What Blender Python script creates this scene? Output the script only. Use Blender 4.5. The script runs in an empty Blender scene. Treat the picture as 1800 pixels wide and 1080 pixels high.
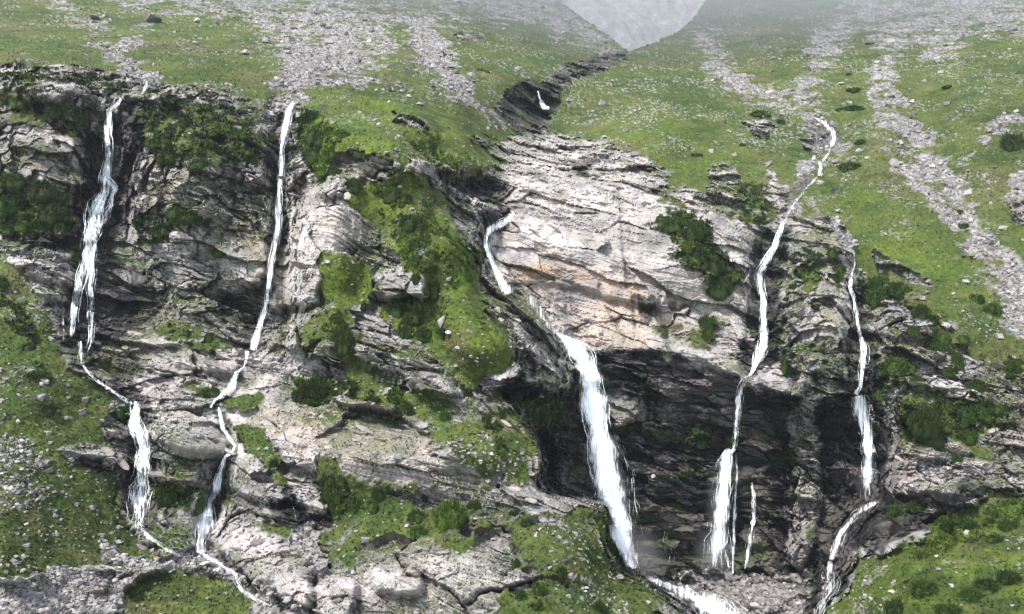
import bpy, math, random, time
import numpy as np
T0 = time.time()
random.seed(7); rng = np.random.default_rng(7)
F = 1400.0; CX, CY = 900.0, 540.0; H = 66.0          # focal length in photo pixels, camera height above the valley floor
S = bpy.context.scene
# ------------------------------------------------------------------ camera, light, exposure
cd = bpy.data.cameras.new('camera'); cd.sensor_width = 36; cd.lens = F / 1800 * 36
cd.clip_start = .5; cd.clip_end = 6000
cam = bpy.data.objects.new('camera', cd); cam.location = (0, 0, H); cam.rotation_euler = (math.radians(90), 0, 0)
S.collection.objects.link(cam); S.camera = cam
SUN_EL, SUN_AZ = 55, -40                               # azimuth: degrees left of the view direction's back
wd = bpy.data.worlds.new('World'); S.world = wd; wd.use_nodes = True
wn = wd.node_tree; bg = wn.nodes['Background']; bg.inputs['Strength'].default_value = .066
sky = wn.nodes.new('ShaderNodeTexSky'); sky.sky_type = 'NISHITA'; sky.sun_disc = False
sky.sun_elevation = math.radians(SUN_EL); sky.sun_rotation = math.radians(180 - SUN_AZ)
sky.dust_density = 3.0; sky.air_density = 1.0; sky.ozone_density = 1.0; sky.altitude = 2500
hs = wn.nodes.new('ShaderNodeHueSaturation'); hs.inputs['Saturation'].default_value = .45   # thin overcast veil over the blue
wn.links.new(sky.outputs[0], hs.inputs['Color']); wn.links.new(hs.outputs[0], bg.inputs['Color'])
sl = bpy.data.lights.new('sun', 'SUN'); sl.energy = 1.3; sl.angle = math.radians(12); sl.color = (1, .96, .9)
sun = bpy.data.objects.new('sun', sl); S.collection.objects.link(sun)
sun.rotation_euler = (math.radians(90 - SUN_EL), 0, math.radians(SUN_AZ)); sun.location = (0, 0, 400)
S.view_settings.view_transform = 'Standard'; S.view_settings.look = 'None'
S.view_settings.exposure = 2.36; S.view_settings.gamma = 1; S.view_settings.use_curve_mapping = False
S.cycles.max_bounces = 5; S.cycles.transparent_max_bounces = 16; S.cycles.volume_bounces = 0
S.cycles.diffuse_bounces = 3

# ------------------------------------------------------------------ noise
_t3 = rng.random((64, 64, 64), dtype=np.float32) * 2 - 1
def vn(x, y, z):
    out = None
    xi = np.floor(x); yi = np.floor(y); zi = np.floor(z)
    fx = (x - xi).astype(np.float32); fy = (y - yi).astype(np.float32); fz = (z - zi).astype(np.float32)
    fx = fx*fx*(3-2*fx); fy = fy*fy*(3-2*fy); fz = fz*fz*(3-2*fz)
    x0 = xi.astype(np.int32) & 63; y0 = yi.astype(np.int32) & 63; z0 = zi.astype(np.int32) & 63
    x1 = (x0+1) & 63; y1 = (y0+1) & 63; z1 = (z0+1) & 63
    t = _t3
    a = t[x0,y0,z0]; a += (t[x1,y0,z0]-a)*fx
    b = t[x0,y1,z0]; b += (t[x1,y1,z0]-b)*fx
    a += (b-a)*fy
    c = t[x0,y0,z1]; c += (t[x1,y0,z1]-c)*fx
    d = t[x0,y1,z1]; d += (t[x1,y1,z1]-d)*fx
    c += (d-c)*fy
    return a + (c-a)*fz
def fbm(P, scale, octv=4, seed=0, gain=.5, st=(1,1,1)):
    x = P[...,0]/(scale*st[0])+seed*17.13; y = P[...,1]/(scale*st[1])+seed*5.7; z = P[...,2]/(scale*st[2])+seed*9.31
    s = 0; a = 1; n = 0
    for _ in range(octv):
        s = s + a*vn(x, y, z); n += a; a *= gain
        x = x*2.03+3.1; y = y*2.03+1.7; z = z*2.03+7.9
    return s/n*1.6
_wp = rng.random((32,32,32,3), dtype=np.float32); _wi = rng.random((32,32,32), dtype=np.float32)
_wo = rng.random((32,32,32,3), dtype=np.float32)*2-1
def worley(x, y, z, jit=.9):
    """F1, F2, cell random value, and a per-cell tilted plane value"""
    xi = np.floor(x).astype(np.int32); yi = np.floor(y).astype(np.int32); zi = np.floor(z).astype(np.int32)
    fx = (x-xi).astype(np.float32); fy = (y-yi).astype(np.float32); fz = (z-zi).astype(np.float32)
    f1 = np.full(x.shape, 9, np.float32); f2 = f1.copy(); cid = np.zeros(x.shape, np.float32); tilt = np.zeros(x.shape, np.float32)
    for i in (-1,0,1):
        for j in (-1,0,1):
            for k in (-1,0,1):
                a = (xi+i) & 31; b = (yi+j) & 31; c = (zi+k) & 31
                w = _wp[a,b,c]
                dx = i + .5+(w[...,0]-.5)*jit - fx; dy = j + .5+(w[...,1]-.5)*jit - fy; dz = k + .5+(w[...,2]-.5)*jit - fz
                d = dx*dx+dy*dy+dz*dz
                m = d < f1
                f2 = np.where(m, f1, np.minimum(f2, d))
                f1 = np.where(m, d, f1)
                cid = np.where(m, _wi[a,b,c], cid)
                o = _wo[a,b,c]
                tilt = np.where(m, dx*o[...,0]+dy*o[...,1]+dz*o[...,2], tilt)
    return np.sqrt(f1), np.sqrt(f2), cid, tilt
def sst(a, b, x):
    t = np.clip((x-a)/(b-a), 0, 1); return t*t*(3-2*t)
def lerp(a, b, t): return a + (b-a)*t
_pr = rng.random(4096).astype(np.float32); _pk = np.cumsum(rng.random(4096)**1.5+.15); _pk = (_pk/_pk[-1]*4096)
def ledges(s):
    """profile across the strata: beds of uneven thickness, each proud by its own amount, its under edge undercut"""
    s = np.mod(s+2048, 4090)
    i = np.clip(np.searchsorted(_pk, s)-1, 0, 4094)
    w = (s-_pk[i])/(_pk[i+1]-_pk[i])
    return (_pr[i] - .35*w + np.where(w < .16, -(1-w/.16)*.9, 0)).astype(np.float32), _pr[(i*7+3) % 4096]

# ------------------------------------------------------------------ rasters traced from the photograph (plan of what grows where)
RX0, RY0, RX1, RY1, RS = -760, -320, 2560, 1500, 2
RW, RH = (RX1-RX0)//RS, (RY1-RY0)//RS
rx = RX0 + RS*(np.arange(RW)+.5); ry = RY0 + RS*(np.arange(RH)+.5)
def blur(a, r):
    if r < .5: return a
    n = max(1, int(round(r/RS)))
    for _ in range(2):
        for ax in (0, 1):
            p = np.pad(a, [(n+1, n) if i == ax else (0, 0) for i in (0, 1)], mode='edge')
            c = np.cumsum(p, axis=ax, dtype=np.float64)
            if ax == 0: a = (c[2*n+1:]-c[:-(2*n+1)])/(2*n+1)
            else: a = (c[:,2*n+1:]-c[:,:-(2*n+1)])/(2*n+1)
    return a.astype(np.float32)
def poly(pts, val=1.0, into=None):
    m = np.zeros((RH, RW), bool)
    xs = [p[0] for p in pts]; ys = [p[1] for p in pts]
    i0 = max(0, int((min(xs)-RX0)/RS)-1); i1 = min(RW, int((max(xs)-RX0)/RS)+2)
    j0 = max(0, int((min(ys)-RY0)/RS)-1); j1 = min(RH, int((max(ys)-RY0)/RS)+2)
    X, Y = np.meshgrid(rx[i0:i1], ry[j0:j1]); ins = np.zeros(X.shape, bool)
    n = len(pts)
    for k in range(n):
        x0, y0 = pts[k]; x1, y1 = pts[(k+1) % n]
        if y0 == y1: continue
        c = ((y0 > Y) != (y1 > Y)) & (X < (x1-x0)*(Y-y0)/(y1-y0)+x0)
        ins ^= c
    m[j0:j1, i0:i1] = ins
    if into is not None: into[m] = np.maximum(into[m], val) if val > 0 else 0
    return m
def ras(polys, b=4):
    a = np.zeros((RH, RW), np.float32)
    for p in polys:
        v = 1.0
        if isinstance(p[0], (int, float)): v, p = p[0], p[1]
        poly(p, v, a)
    return blur(a, b)
def path_ras(paths, b=3):
    """stroke polylines with widths"""
    a = np.zeros((RH, RW), np.float32)
    for path in paths:
        v = 1
        if isinstance(path[0], (int, float)): v, path = path[0], path[1]
        for (x0, y0, w0), (x1, y1, w1) in zip(path, path[1:]):
            m = max(w0, w1)+4
            i0 = max(0, int((min(x0,x1)-m-RX0)/RS)); i1 = min(RW, int((max(x0,x1)+m-RX0)/RS)+1)
            j0 = max(0, int((min(y0,y1)-m-RY0)/RS)); j1 = min(RH, int((max(y0,y1)+m-RY0)/RS)+1)
            if i1 <= i0 or j1 <= j0: continue
            X, Y = np.meshgrid(rx[i0:i1], ry[j0:j1])
            L = (x1-x0)**2+(y1-y0)**2+1e-6
            t = np.clip(((X-x0)*(x1-x0)+(Y-y0)*(y1-y0))/L, 0, 1)
            d = np.hypot(X-x0-t*(x1-x0), Y-y0-t*(y1-y0)); w = (w0+(w1-w0)*t)/2
            s = np.clip((w-d)/2+.5, 0, 1)*v
            a[j0:j1, i0:i1] = np.maximum(a[j0:j1, i0:i1], s)
    return blur(a, b)
def samp(r, x, y):
    u = np.clip((x-RX0)/RS-.5, 0, RW-1.001); v = np.clip((y-RY0)/RS-.5, 0, RH-1.001)
    i = u.astype(np.int32); j = v.astype(np.int32); fu = (u-i).astype(np.float32); fv = (v-j).astype(np.float32)
    a = r[j,i]*(1-fu)+r[j,i+1]*fu; b = r[j+1,i]*(1-fu)+r[j+1,i+1]*fu
    return a*(1-fv)+b*fv

# distance from the camera plane, in metres, surveyed along columns of the picture
COLS = {
 -760:[(-320,300),(0,205),(60,178),(125,155),(250,146),(420,140),(560,118),(720,100),(880,88),(1080,74),(1200,66),(1500,50)],
 0:[(-320,300),(-120,258),(0,190),(60,163),(122,145),(132,142),(240,137),(320,134),(425,132),(445,124),(480,120),(560,112),(640,105),(720,98),(800,92),(880,86),(960,80),(1080,72),(1200,66),(1500,50)],
 200:[(-320,310),(-120,265),(0,205),(60,175),(150,147),(165,143),(240,139),(320,136),(400,133),(480,129),(560,124),(640,117),(720,108),(800,103),(880,98),(940,94),(1000,87),(1080,79),(1200,70),(1500,54)],
 400:[(-320,320),(-120,275),(0,215),(60,185),(120,162),(175,147),(190,143),(240,140),(320,137),(400,134),(480,130),(560,126),(640,118),(720,110),(800,104),(880,100),(960,93),(1040,84),(1080,80),(1200,71),(1500,55)],
 600:[(-320,340),(-120,290),(0,232),(60,200),(120,175),(170,157),(240,138),(320,131),(400,127),(480,122),(560,118),(640,114),(720,107),(800,100),(880,95),(960,90),(1040,82),(1080,78),(1200,70),(1500,55)],
 800:[(-320,380),(-120,320),(0,255),(60,222),(120,196),(180,172),(240,157),(320,143),(400,132),(480,125),(560,119),(640,112),(700,107),(740,105),(800,99),(880,94),(960,89),(1040,82),(1080,79),(1200,70),(1500,55)],
 900:[(-320,420),(0,280),(60,248),(120,225),(180,200),(240,185),(320,160),(400,150),(480,142),(560,130),(640,119),(700,112),(740,107),(800,100),(880,95),(960,90),(1040,83),(1080,80),(1200,70),(1500,55)],
 1000:[(-320,450),(0,300),(60,272),(120,245),(180,222),(240,198),(320,168),(400,158),(480,150),(560,143),(640,138),(740,115),(800,105),(880,97),(960,91),(1040,84),(1080,81),(1200,71),(1500,56)],
 1200:[(-320,480),(0,335),(60,290),(100,262),(180,215),(240,195),(300,178),(360,165),(440,157),(520,150),(600,142),(640,139),(760,130),(880,112),(1000,97),(1060,91),(1200,76),(1500,58)],
 1400:[(-320,470),(0,325),(60,285),(120,245),(180,215),(240,195),(320,175),(380,160),(440,154),(520,149),(600,144),(680,140),(760,137),(850,130),(960,124),(1040,112),(1080,106),(1200,90),(1500,64)],
 1600:[(-320,420),(0,290),(120,228),(240,188),(320,170),(400,156),(480,147),(560,140),(640,134),(720,129),(800,124),(860,119),(900,113),(960,104),(1040,94),(1080,89),(1200,76),(1500,58)],
 1800:[(-320,380),(0,262),(120,205),(240,173),(320,158),(400,147),(480,139),(560,132),(640,126),(720,120),(800,114),(860,108),(900,103),(960,96),(1040,87),(1080,82),(1200,72),(1500,56)],
 2560:[(-320,330),(0,225),(120,180),(240,158),(400,138),(560,122),(720,108),(860,98),(960,88),(1080,78),(1200,68),(1500,52)],
}
ALC = {
 840:[(560,118),(700,116),(900,116)], 900:[(560,120),(700,121),(900,123)], 960:[(560,131),(700,130),(900,130)], 1010:[(560,141),(700,137),(880,137),(1000,135),(1040,128)],
 1060:[(600,141),(700,142),(880,142),(990,141),(1030,134),(1080,124)], 1200:[(600,142),(650,145),(720,147),(860,147),(960,145),(1003,143),(1040,133),(1080,124),(1200,104),(1500,73)],
 1300:[(600,143),(680,147),(760,148),(900,147),(970,145),(1010,142),(1040,133),(1080,124),(1200,104),(1500,73)], 1400:[(640,142),(740,147),(850,146),(960,142),(1010,136),(1040,130),(1080,122),(1200,102),(1500,72)],
 1500:[(640,139),(740,141),(880,137),(960,124),(1010,113),(1080,103),(1200,90),(1500,68)], 1580:[(640,136),(800,130),(900,119),(1000,106),(1080,96),(1200,84),(1500,64)],
}
def table(T):
    ks = sorted(T); rows = np.array([np.interp(ry, [p[0] for p in T[k]], [p[1] for p in T[k]]) for k in ks])
    out = np.empty((RH, RW), np.float32)
    for j in range(RH): out[j] = np.interp(rx, ks, rows[:, j])
    return out
YB = blur(table(COLS), 14); YA = blur(table(ALC), 8)
AL = [(866,690),(905,668),(960,690),(1000,694),(1004,640),(1012,612),(1046,617),(1100,612),(1180,622),(1250,640),(1290,662),(1330,690),(1385,690),(1400,700),(1432,712),
      (1475,690),(1520,700),(1556,735),(1568,790),(1552,850),(1560,885),(1515,915),(1498,960),(1502,1000),(1468,1040),(1420,1090),(1385,1200),(1350,1520),(1250,1520),(1240,1110),(1200,1056),(1150,1026),
      (1092,1003),(1086,985),(1068,962),(1071,915),(1066,886),(1030,878),(1000,873),(957,862),(948,850),(955,800),(932,760),(905,715)]
mAL = ras([AL], 4)
Ymac = lerp(YB, YA, mAL)
# broad forms: ridges (+ towards the camera) and hollows (-):  x, y, rx, ry, angle, metres
for (cx, cy, ax, ay, an, am) in [
    (680,250,150,60,22,7),(1060,400,190,110,22,6),(1225,440,90,80,50,3.5),(340,320,100,150,8,6),(60,300,80,160,0,4),(580,400,60,120,0,5),
    (700,320,70,90,-25,4),(775,460,60,110,-28,5),(850,590,70,80,-20,4),(560,600,90,60,-10,4),(860,600,110,60,35,5),(720,470,60,60,0,3),(660,800,160,60,12,3),(310,800,90,60,10,3),(1450,580,70,120,5,5),(1630,640,110,140,20,4),
    (110,150,130,40,0,4),(720,215,50,30,25,3),(1380,90,90,60,40,8),(1530,90,70,60,0,5),(920,120,120,50,20,8),(700,80,50,50,0,5),(300,110,110,45,25,6),(90,90,140,40,5,6),
    (1180,200,120,60,-25,5),(1560,220,40,100,10,3),(1720,200,70,100,10,5),(1590,350,80,60,30,3),(830,780,90,50,20,3),(980,960,90,60,10,3),(1640,1010,120,60,-20,3),(100,620,80,120,20,2),
    (190,300,45,190,-8,-5),(495,400,22,230,-3,-5),(150,530,60,80,10,-4),(830,330,60,30,10,-7),(870,430,30,90,5,-3),(930,190,60,45,0,-3),(1345,520,35,140,5,-4),(1515,560,30,120,0,-4),
    (1455,240,30,50,0,-4),(450,560,60,60,0,-5),(1175,560,14,50,0,-2.5),(240,850,40,90,0,-4),(375,870,26,90,10,-4),(1350,880,60,90,0,-2),(1000,730,60,60,0,-3),(1240,690,120,40,0,1.5),(240,530,70,60,20,-3.5),
    (1350,880,30,120,0,2),(1215,830,60,40,0,2.5),(830,55,40,14,0,2),(555,45,30,10,10,2.5)]:
    c, s = math.cos(math.radians(an)), math.sin(math.radians(an))
    dx = rx[None,:]-cx; dy = ry[:,None]-cy
    u = (dx*c+dy*s)/ax; v = (-dx*s+dy*c)/ay
    Ymac -= 1.5*am*np.clip(1-(u*u+v*v)*.5, 0, 1)**2
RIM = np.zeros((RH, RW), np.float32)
# slabs and outcrops whose lower edge stands proud
for am, p in [
    (3.0,[(392,800),(425,800),(500,838),(514,880),(482,888),(430,872),(395,850)]),(3.0,[(492,835),(520,818),(560,862),(582,902),(548,905),(515,868)]),
    (3.4,[(380,965),(440,930),(500,960),(545,985),(552,1040),(540,1072),(500,1062),(440,1020)]),(4,[(552,1030),(575,1008),(606,1008),(632,1036),(612,1095),(558,1085)]),
    (3,[(646,1010),(690,966),(728,985),(745,1020),(735,1046),(662,1040)]),(2.2,[(270,600),(350,610),(425,640),(425,662),(360,655),(300,640)]),
    (4,[(658,480),(690,468),(742,486),(756,525),(735,520),(690,528),(658,516)]),(4,[(615,572),(700,600),(790,655),(806,698),(740,690),(700,655),(640,650)]),
    (3.5,[(866,680),(900,640),(970,640),(1004,690),(960,702),(905,690)]),(4,[(478,470),(520,455),(562,480),(560,530),(520,540),(478,545)]),
    (2,[(695,195),(742,208),(750,232),(710,226)]),(3,[(20,455),(100,468),(140,492),(136,510),(90,500),(30,475)]),(2.5,[(60,505),(110,500),(112,530),(75,528)]),
    (4,[(1560,770),(1640,790),(1700,830),(1742,858),(1690,880),(1640,872),(1572,872)]),(4,[(1062,690),(1090,682),(1124,700),(1128,735),(1104,738),(1084,752),(1064,738)]),
    (6,[(1388,730),(1412,700),(1434,712),(1440,800),(1440,880),(1432,960),(1412,1000),(1384,996),(1392,900),(1394,830)]),
    (2,[(888,462),(1000,462),(1060,478),(1140,510),(1185,528),(1150,545),(1060,520),(980,498),(895,494)]),(4,[(1322,640),(1372,642),(1402,692),(1372,700),(1335,672)]),
    (2.5,[(560,340),(620,280),(650,275),(655,300),(620,330),(580,350)]),(2.2,[(0,600-460),(60,138),(150,150),(160,165),(90,175),(0,172)]),
    (3,[(330,395),(420,420),(470,480),(440,510),(400,470),(340,430)]),(2,[(860,470),(820,480),(900,560),(980,620),(960,570)]),
    (2.5,[(230,740),(300,740),(400,780),(395,800),(300,790)]),(2,[(250,820),(360,815),(350,850),(290,850)]),(2.5,[(1500,540),(1570,545),(1640,580),(1640,600),(1560,590),(1500,580)]),
    (2,[(1130,215+60),(1240,330),(1280,350),(1240,345),(1160,310)]),(2,[(1560,950),(1640,925),(1650,945),(1590,968),(1520,975)]),
    (2,[(1110,590),(1250,640),(1300,660),(1280,668),(1180,645),(1100,622)]),(2.5,[(1480,400),(1380,400),(1370,440),(1420,470),(1480,450)]),
    (3,[(1560,690),(1620,690),(1660,740),(1640,770),(1580,740)]),(3,[(1320,1000),(1400,1000),(1420,1040),(1350,1080),(1290,1060)])]:
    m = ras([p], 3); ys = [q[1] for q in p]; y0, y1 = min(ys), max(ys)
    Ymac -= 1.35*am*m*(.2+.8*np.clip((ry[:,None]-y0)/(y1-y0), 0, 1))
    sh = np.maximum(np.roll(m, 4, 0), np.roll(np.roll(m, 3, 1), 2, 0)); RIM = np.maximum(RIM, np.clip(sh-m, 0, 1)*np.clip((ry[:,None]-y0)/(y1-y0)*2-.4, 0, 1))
Ymac = (Ymac*(1+.25*np.clip((150-ry[:,None])/150, 0, 1.6)**1.3)).astype(np.float32)

# ---- what covers the ground
GRASS = [
 [(-760,430),(0,440),(30,458),(62,522),(105,585),(118,640),(165,668),(200,700),(178,755),(192,800),(200,850),(212,925),(262,955),(300,975),(270,992),(200,1000),(100,1012),(0,1026),(-760,1060)],
 [(185,1084),(215,1042),(260,1006),(310,1000),(380,1010),(420,1034),(470,1062),(520,1110),(500,1500),(150,1500)],
 [(-760,110),(0,118),(60,124),(130,118),(200,128),(240,148),(262,152),(300,152),(360,162),(430,177),(468,192),(484,170),(520,172),(545,190),(560,200),(620,225),(700,235),(860,240),(900,240),(935,228),(1000,240),(1050,248),(1100,262),(1150,290),(1190,325),(1240,345),(1290,330),(1330,365),(1370,350),(1400,390),(1450,385),(1490,400),(1500,470),(1560,500),(1620,505),(1680,550),(1730,600),(1800,650),(2560,850),(2560,-320),(-760,-320)],
 [(525,180),(640,165),(720,190),(800,225),(860,265),(868,290),(840,308),(780,298),(730,285),(700,300),(760,340),(795,390),(740,380),(690,320),(660,282),(620,268),(590,290),(560,318),(545,290),(530,240)],
 (.85,[(590,320),(660,290),(720,300),(790,345),(800,390),(815,420),(825,460),(800,500),(760,520),(730,500),(700,450),(670,430),(640,380),(600,345)]),
 [(555,455),(600,448),(640,468),(656,500),(655,542),(620,545),(585,530),(562,515),(572,485)],
 (.9,[(690,530),(750,515),(800,530),(860,550),(900,580),(908,620),(892,655),(850,662),(820,690),(790,668),(770,632),(720,610),(690,590),(660,560)]),
 (.68,[(510,690),(560,660),(620,665),(700,685),(800,700),(850,700),(900,760),(940,840),(900,850),(850,830),(800,805),(760,785),(750,745),(700,728),(640,715),(580,715),(520,712)]),
 (.66,[(560,870),(620,850),(700,880),(820,890),(900,905),(1000,890),(1060,890),(1072,930),(1085,990),(1130,1012),(1200,1055),(1240,1110),(1250,1500),(880,1500),(880,1060),(900,1000),(860,960),(800,985),(760,960),(700,950),(640,975),(625,1010),(600,1005),(560,980),(555,930),(600,920)]),
 (.8,[(1000,900),(1060,895),(1072,930),(1085,990),(1130,1012),(1200,1055),(1240,1110),(1240,1500),(940,1500),(900,1080),(960,1000),(960,930)]),
 (.8,[(395,700),(465,680),(470,700),(430,728),(400,722)]),(.9,[(410,748),(450,745),(480,800),(470,806),(430,788)]),(.8,[(445,800),(480,790),(505,850),(490,855),(470,830)]),
 (.8,[(310,670),(380,672),(390,695),(360,710),(320,690)]),(.8,[(205,715),(230,705),(262,715),(250,730),(210,735)]),(.6,[(270,850),(345,850),(340,900),(320,930),(285,920)]),
 (.7,[(430,920),(510,920),(512,950),(470,950)]),(.8,[(555,790),(600,820),(625,870),(640,900),(600,910),(560,870)]),(.55,[(510,750),(560,765),(610,775),(560,778),(520,765)]),
 (.45,[(700,680),(960,830),(900,860),(700,790)]),(.75,[(640,490),(690,470),(760,500),(800,440),(850,470),(860,540),(760,540),(690,545)]),(.65,[(560,545),(620,540),(640,620),(600,640),(560,600)]),(.6,[(640,700),(760,680),(860,700),(860,760),(760,740)]),
 [(1500,985),(1540,978),(1580,962),(1620,955),(1640,930),(1700,895),(1740,868),(1800,872),(2560,800),(2560,1500),(1400,1500),(1440,1085),(1490,1040),(1508,1010)],
 (.5,[(1100,560),(1180,580),(1260,540),(1280,600),(1240,620),(1160,610)]),(.45,[(240,470),(340,490),(420,560),(360,560),(280,530)]),(.5,[(290,580),(400,600),(420,625),(330,612)]),
 (.55,[(155,640),(205,620),(205,660),(170,655)]),(.5,[(1380,420),(1500,420),(1500,480),(1440,560),(1400,500)]),(.4,[(1380,560),(1480,600),(1440,680),(1390,660)]),
 (.6,[(1500,470),(1640,500),(1720,560),(1800,650),(1800,700),(1700,620),(1600,545),(1510,520)]),(.45,[(1560,620),(1700,700),(1800,780),(1800,850),(1700,800),(1580,700)]),
 (.5,[(860,240),(900,240),(905,300),(870,330),(850,290)]),(.5,[(1130,310),(1190,330),(1220,380),(1150,370)]),(.55,[(1270,280),(1370,330),(1370,400),(1290,400),(1250,350)]),
 (.9,[(905,702),(985,694),(990,735),(975,762),(935,760)]),(.6,[(840,670),(880,690),(940,760),(950,850),(900,840),(850,760)]),(.66,[(250,180),(460,190),(470,260),(400,300),(300,290),(250,250)]),(.6,[(-300,165),(60,165),(170,205),(160,240),(60,225),(-300,210)]),(.62,[(0,300),(120,330),(130,410),(0,420)]),(.75,[(620,620),(700,660),(690,690),(600,670)]),(.7,[(740,700),(850,690),(900,760),(940,840),(880,830),(800,790)]),(.62,[(500,560),(560,550),(600,620),(540,640)]),(.6,[(250,560),(340,560),(420,600),(380,625),(290,600)]),(.6,[(160,700),(200,690),(215,720),(190,740)]),
 (.42,[(500,830),(950,850),(1000,880),(700,870)]),
]
ROCKHOLE = [  # bare outcrops inside the grass
 [(80,795),(140,782),(215,805),(222,835),(150,830)],[(690,195),(745,212),(752,235),(700,222)],[(875,175),(895,155),(950,140),(985,155),(978,195),(948,236),(912,226),(875,200)],[(930,150),(1000,112),(1100,88),(1112,98),(1060,124),(1000,146),(960,158)],
 [(1010,110),(1090,95),(1060,112),(1000,135),(985,140)],[(800,52),(850,55),(848,72),(800,76)],[(530,35),(590,38),(592,56),(540,52)],
 [(1255,285),(1290,295),(1310,340),(1300,370),(1240,350)],[(1410,235),(1450,240),(1460,270),(1420,262)],[(1345,300),(1390,340),(1380,385),(1345,350)],[(1300,215),(1360,215),(1345,250)],
 [(655,1000),(690,966),(728,985),(748,1020),(735,1046),(662,1042)],[(646,985),(700,960),(745,975),(740,1000)],[(800,985),(850,970),(880,1000),(850,1040),(800,1020)],[(770,1010),(800,1010),(800,1045),(775,1040)],[(555,1030),(575,1005),(612,1008),(635,1040),(600,1130),(550,1100)],
 [(1340,405),(1400,400),(1420,440),(1350,440)],[(615,290),(655,275),(700,288),(700,310),(660,318),(640,330),(590,345)],[(660,478),(690,466),(745,486),(750,525),(690,528),(658,516)],
 [(1530,440),(1600,470),(1640,500),(1600,500),(1540,460)],[(1680,430),(1705,425),(1720,445),(1690,455)],[(830,940),(900,930),(905,1010),(870,1000)],[(700,640),(800,690),(740,690)],
 [(1190,1120),(1150,1060),(1200,1058)],[(880,1020),(935,1000),(940,1040),(900,1050)],[(1780,350),(1820,350),(1820,400),(1770,380)],
]
SCREE = [
 [(-760,1062),(0,1030),(100,1014),(240,1008),(262,1004),(300,985),(340,985),(310,1000),(262,1008),(218,1042),(186,1086),(120,1500),(-760,1500)],
 [(150,66),(195,84),(232,104),(268,130),(285,150),(262,154),(240,146),(210,118),(180,94)],(.8,[(195,84),(250,52),(280,45),(250,70),(215,95)]),
 (.62,[(410,-320),(570,-320),(600,0),(650,30),(690,60),(692,90),(680,125),(650,142),(560,158),(515,182),(478,176),(462,150),(495,110),(470,70),(440,40),(420,0)]),(.8,[(500,60),(620,50),(660,100),(600,140),(520,165),(490,150)]),
 (.42,[(200,-320),(1000,-320),(960,0),(900,30),(700,40),(500,30),(200,20)]),
 [(715,40),(760,28),(785,80),(800,125),(835,172),(885,212),(868,218),(815,180),(768,132),(735,100)],
 (.6,[(800,-320),(960,-320),(975,0),(1040,50),(1098,90),(1070,98),(1000,66),(930,36),(860,30)]),
 (.72,[(1430,60),(1482,25),(1502,48),(1474,100),(1446,130),(1432,190),(1447,208),(1482,245),(1485,275),(1440,312),(1402,350),(1392,388),(1368,388),(1378,330),(1398,290),(1430,270),(1430,232),(1396,200),(1390,160),(1418,110)]),
 (.66,[(1528,112),(1574,96),(1582,160),(1612,200),(1652,245),(1672,290),(1722,370),(1762,430),(1812,490),(1850,560),(1830,620),(1790,590),(1742,520),(1702,442),(1642,372),(1592,312),(1548,272),(1538,205),(1526,160)]),(.8,[(1560,270),(1620,240),(1720,380),(1800,500),(1830,600),(1740,500),(1640,360)]),
 [(1396,350),(1440,368),(1500,418),(1508,462),(1498,500),(1484,490),(1478,430),(1440,392),(1395,378)],
 (.6,[(1400,-320),(2560,-320),(2560,60),(1800,60),(1700,50),(1600,90),(1560,110),(1530,60),(1480,20)]),(.55,[(1600,60),(1700,50),(1690,100),(1640,120)]),
 (.7,[(1215,60),(1260,55),(1275,110),(1330,150),(1395,190),(1380,200),(1320,175),(1250,140)]),
 (.8,[(1800,205),(1740,250),(1690,300),(1680,290),(1730,235),(1800,185)]),(.9,[(1780,300),(1830,290),(1830,420),(1765,365)]),(.6,[(1690,300),(1720,350),(1740,400),(1722,400)]),
 [(1120,1015),(1230,1010),(1330,1012),(1400,1022),(1430,1070),(1400,1500),(1240,1500),(1205,1060)],
 (.9,[(508,925),(545,925),(570,960),(575,1000),(556,1010),(545,985),(515,960)]),(.8,[(440,1000),(545,1060),(560,1150),(480,1150),(420,1040)]),
(.4,[(200,930),(290,980),(260,1000),(180,990)]),
 (.9,[(300,975),(350,965),(400,985),(470,1040),(560,1110),(500,1110),(420,1035),(380,1008),(310,1000)]),
 (.5,[(1010,250),(1060,245),(1090,265),(1060,290),(1030,280)]),(.5,[(160,70),(60,-10),(80,-20),(200,60)]),
]
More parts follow.
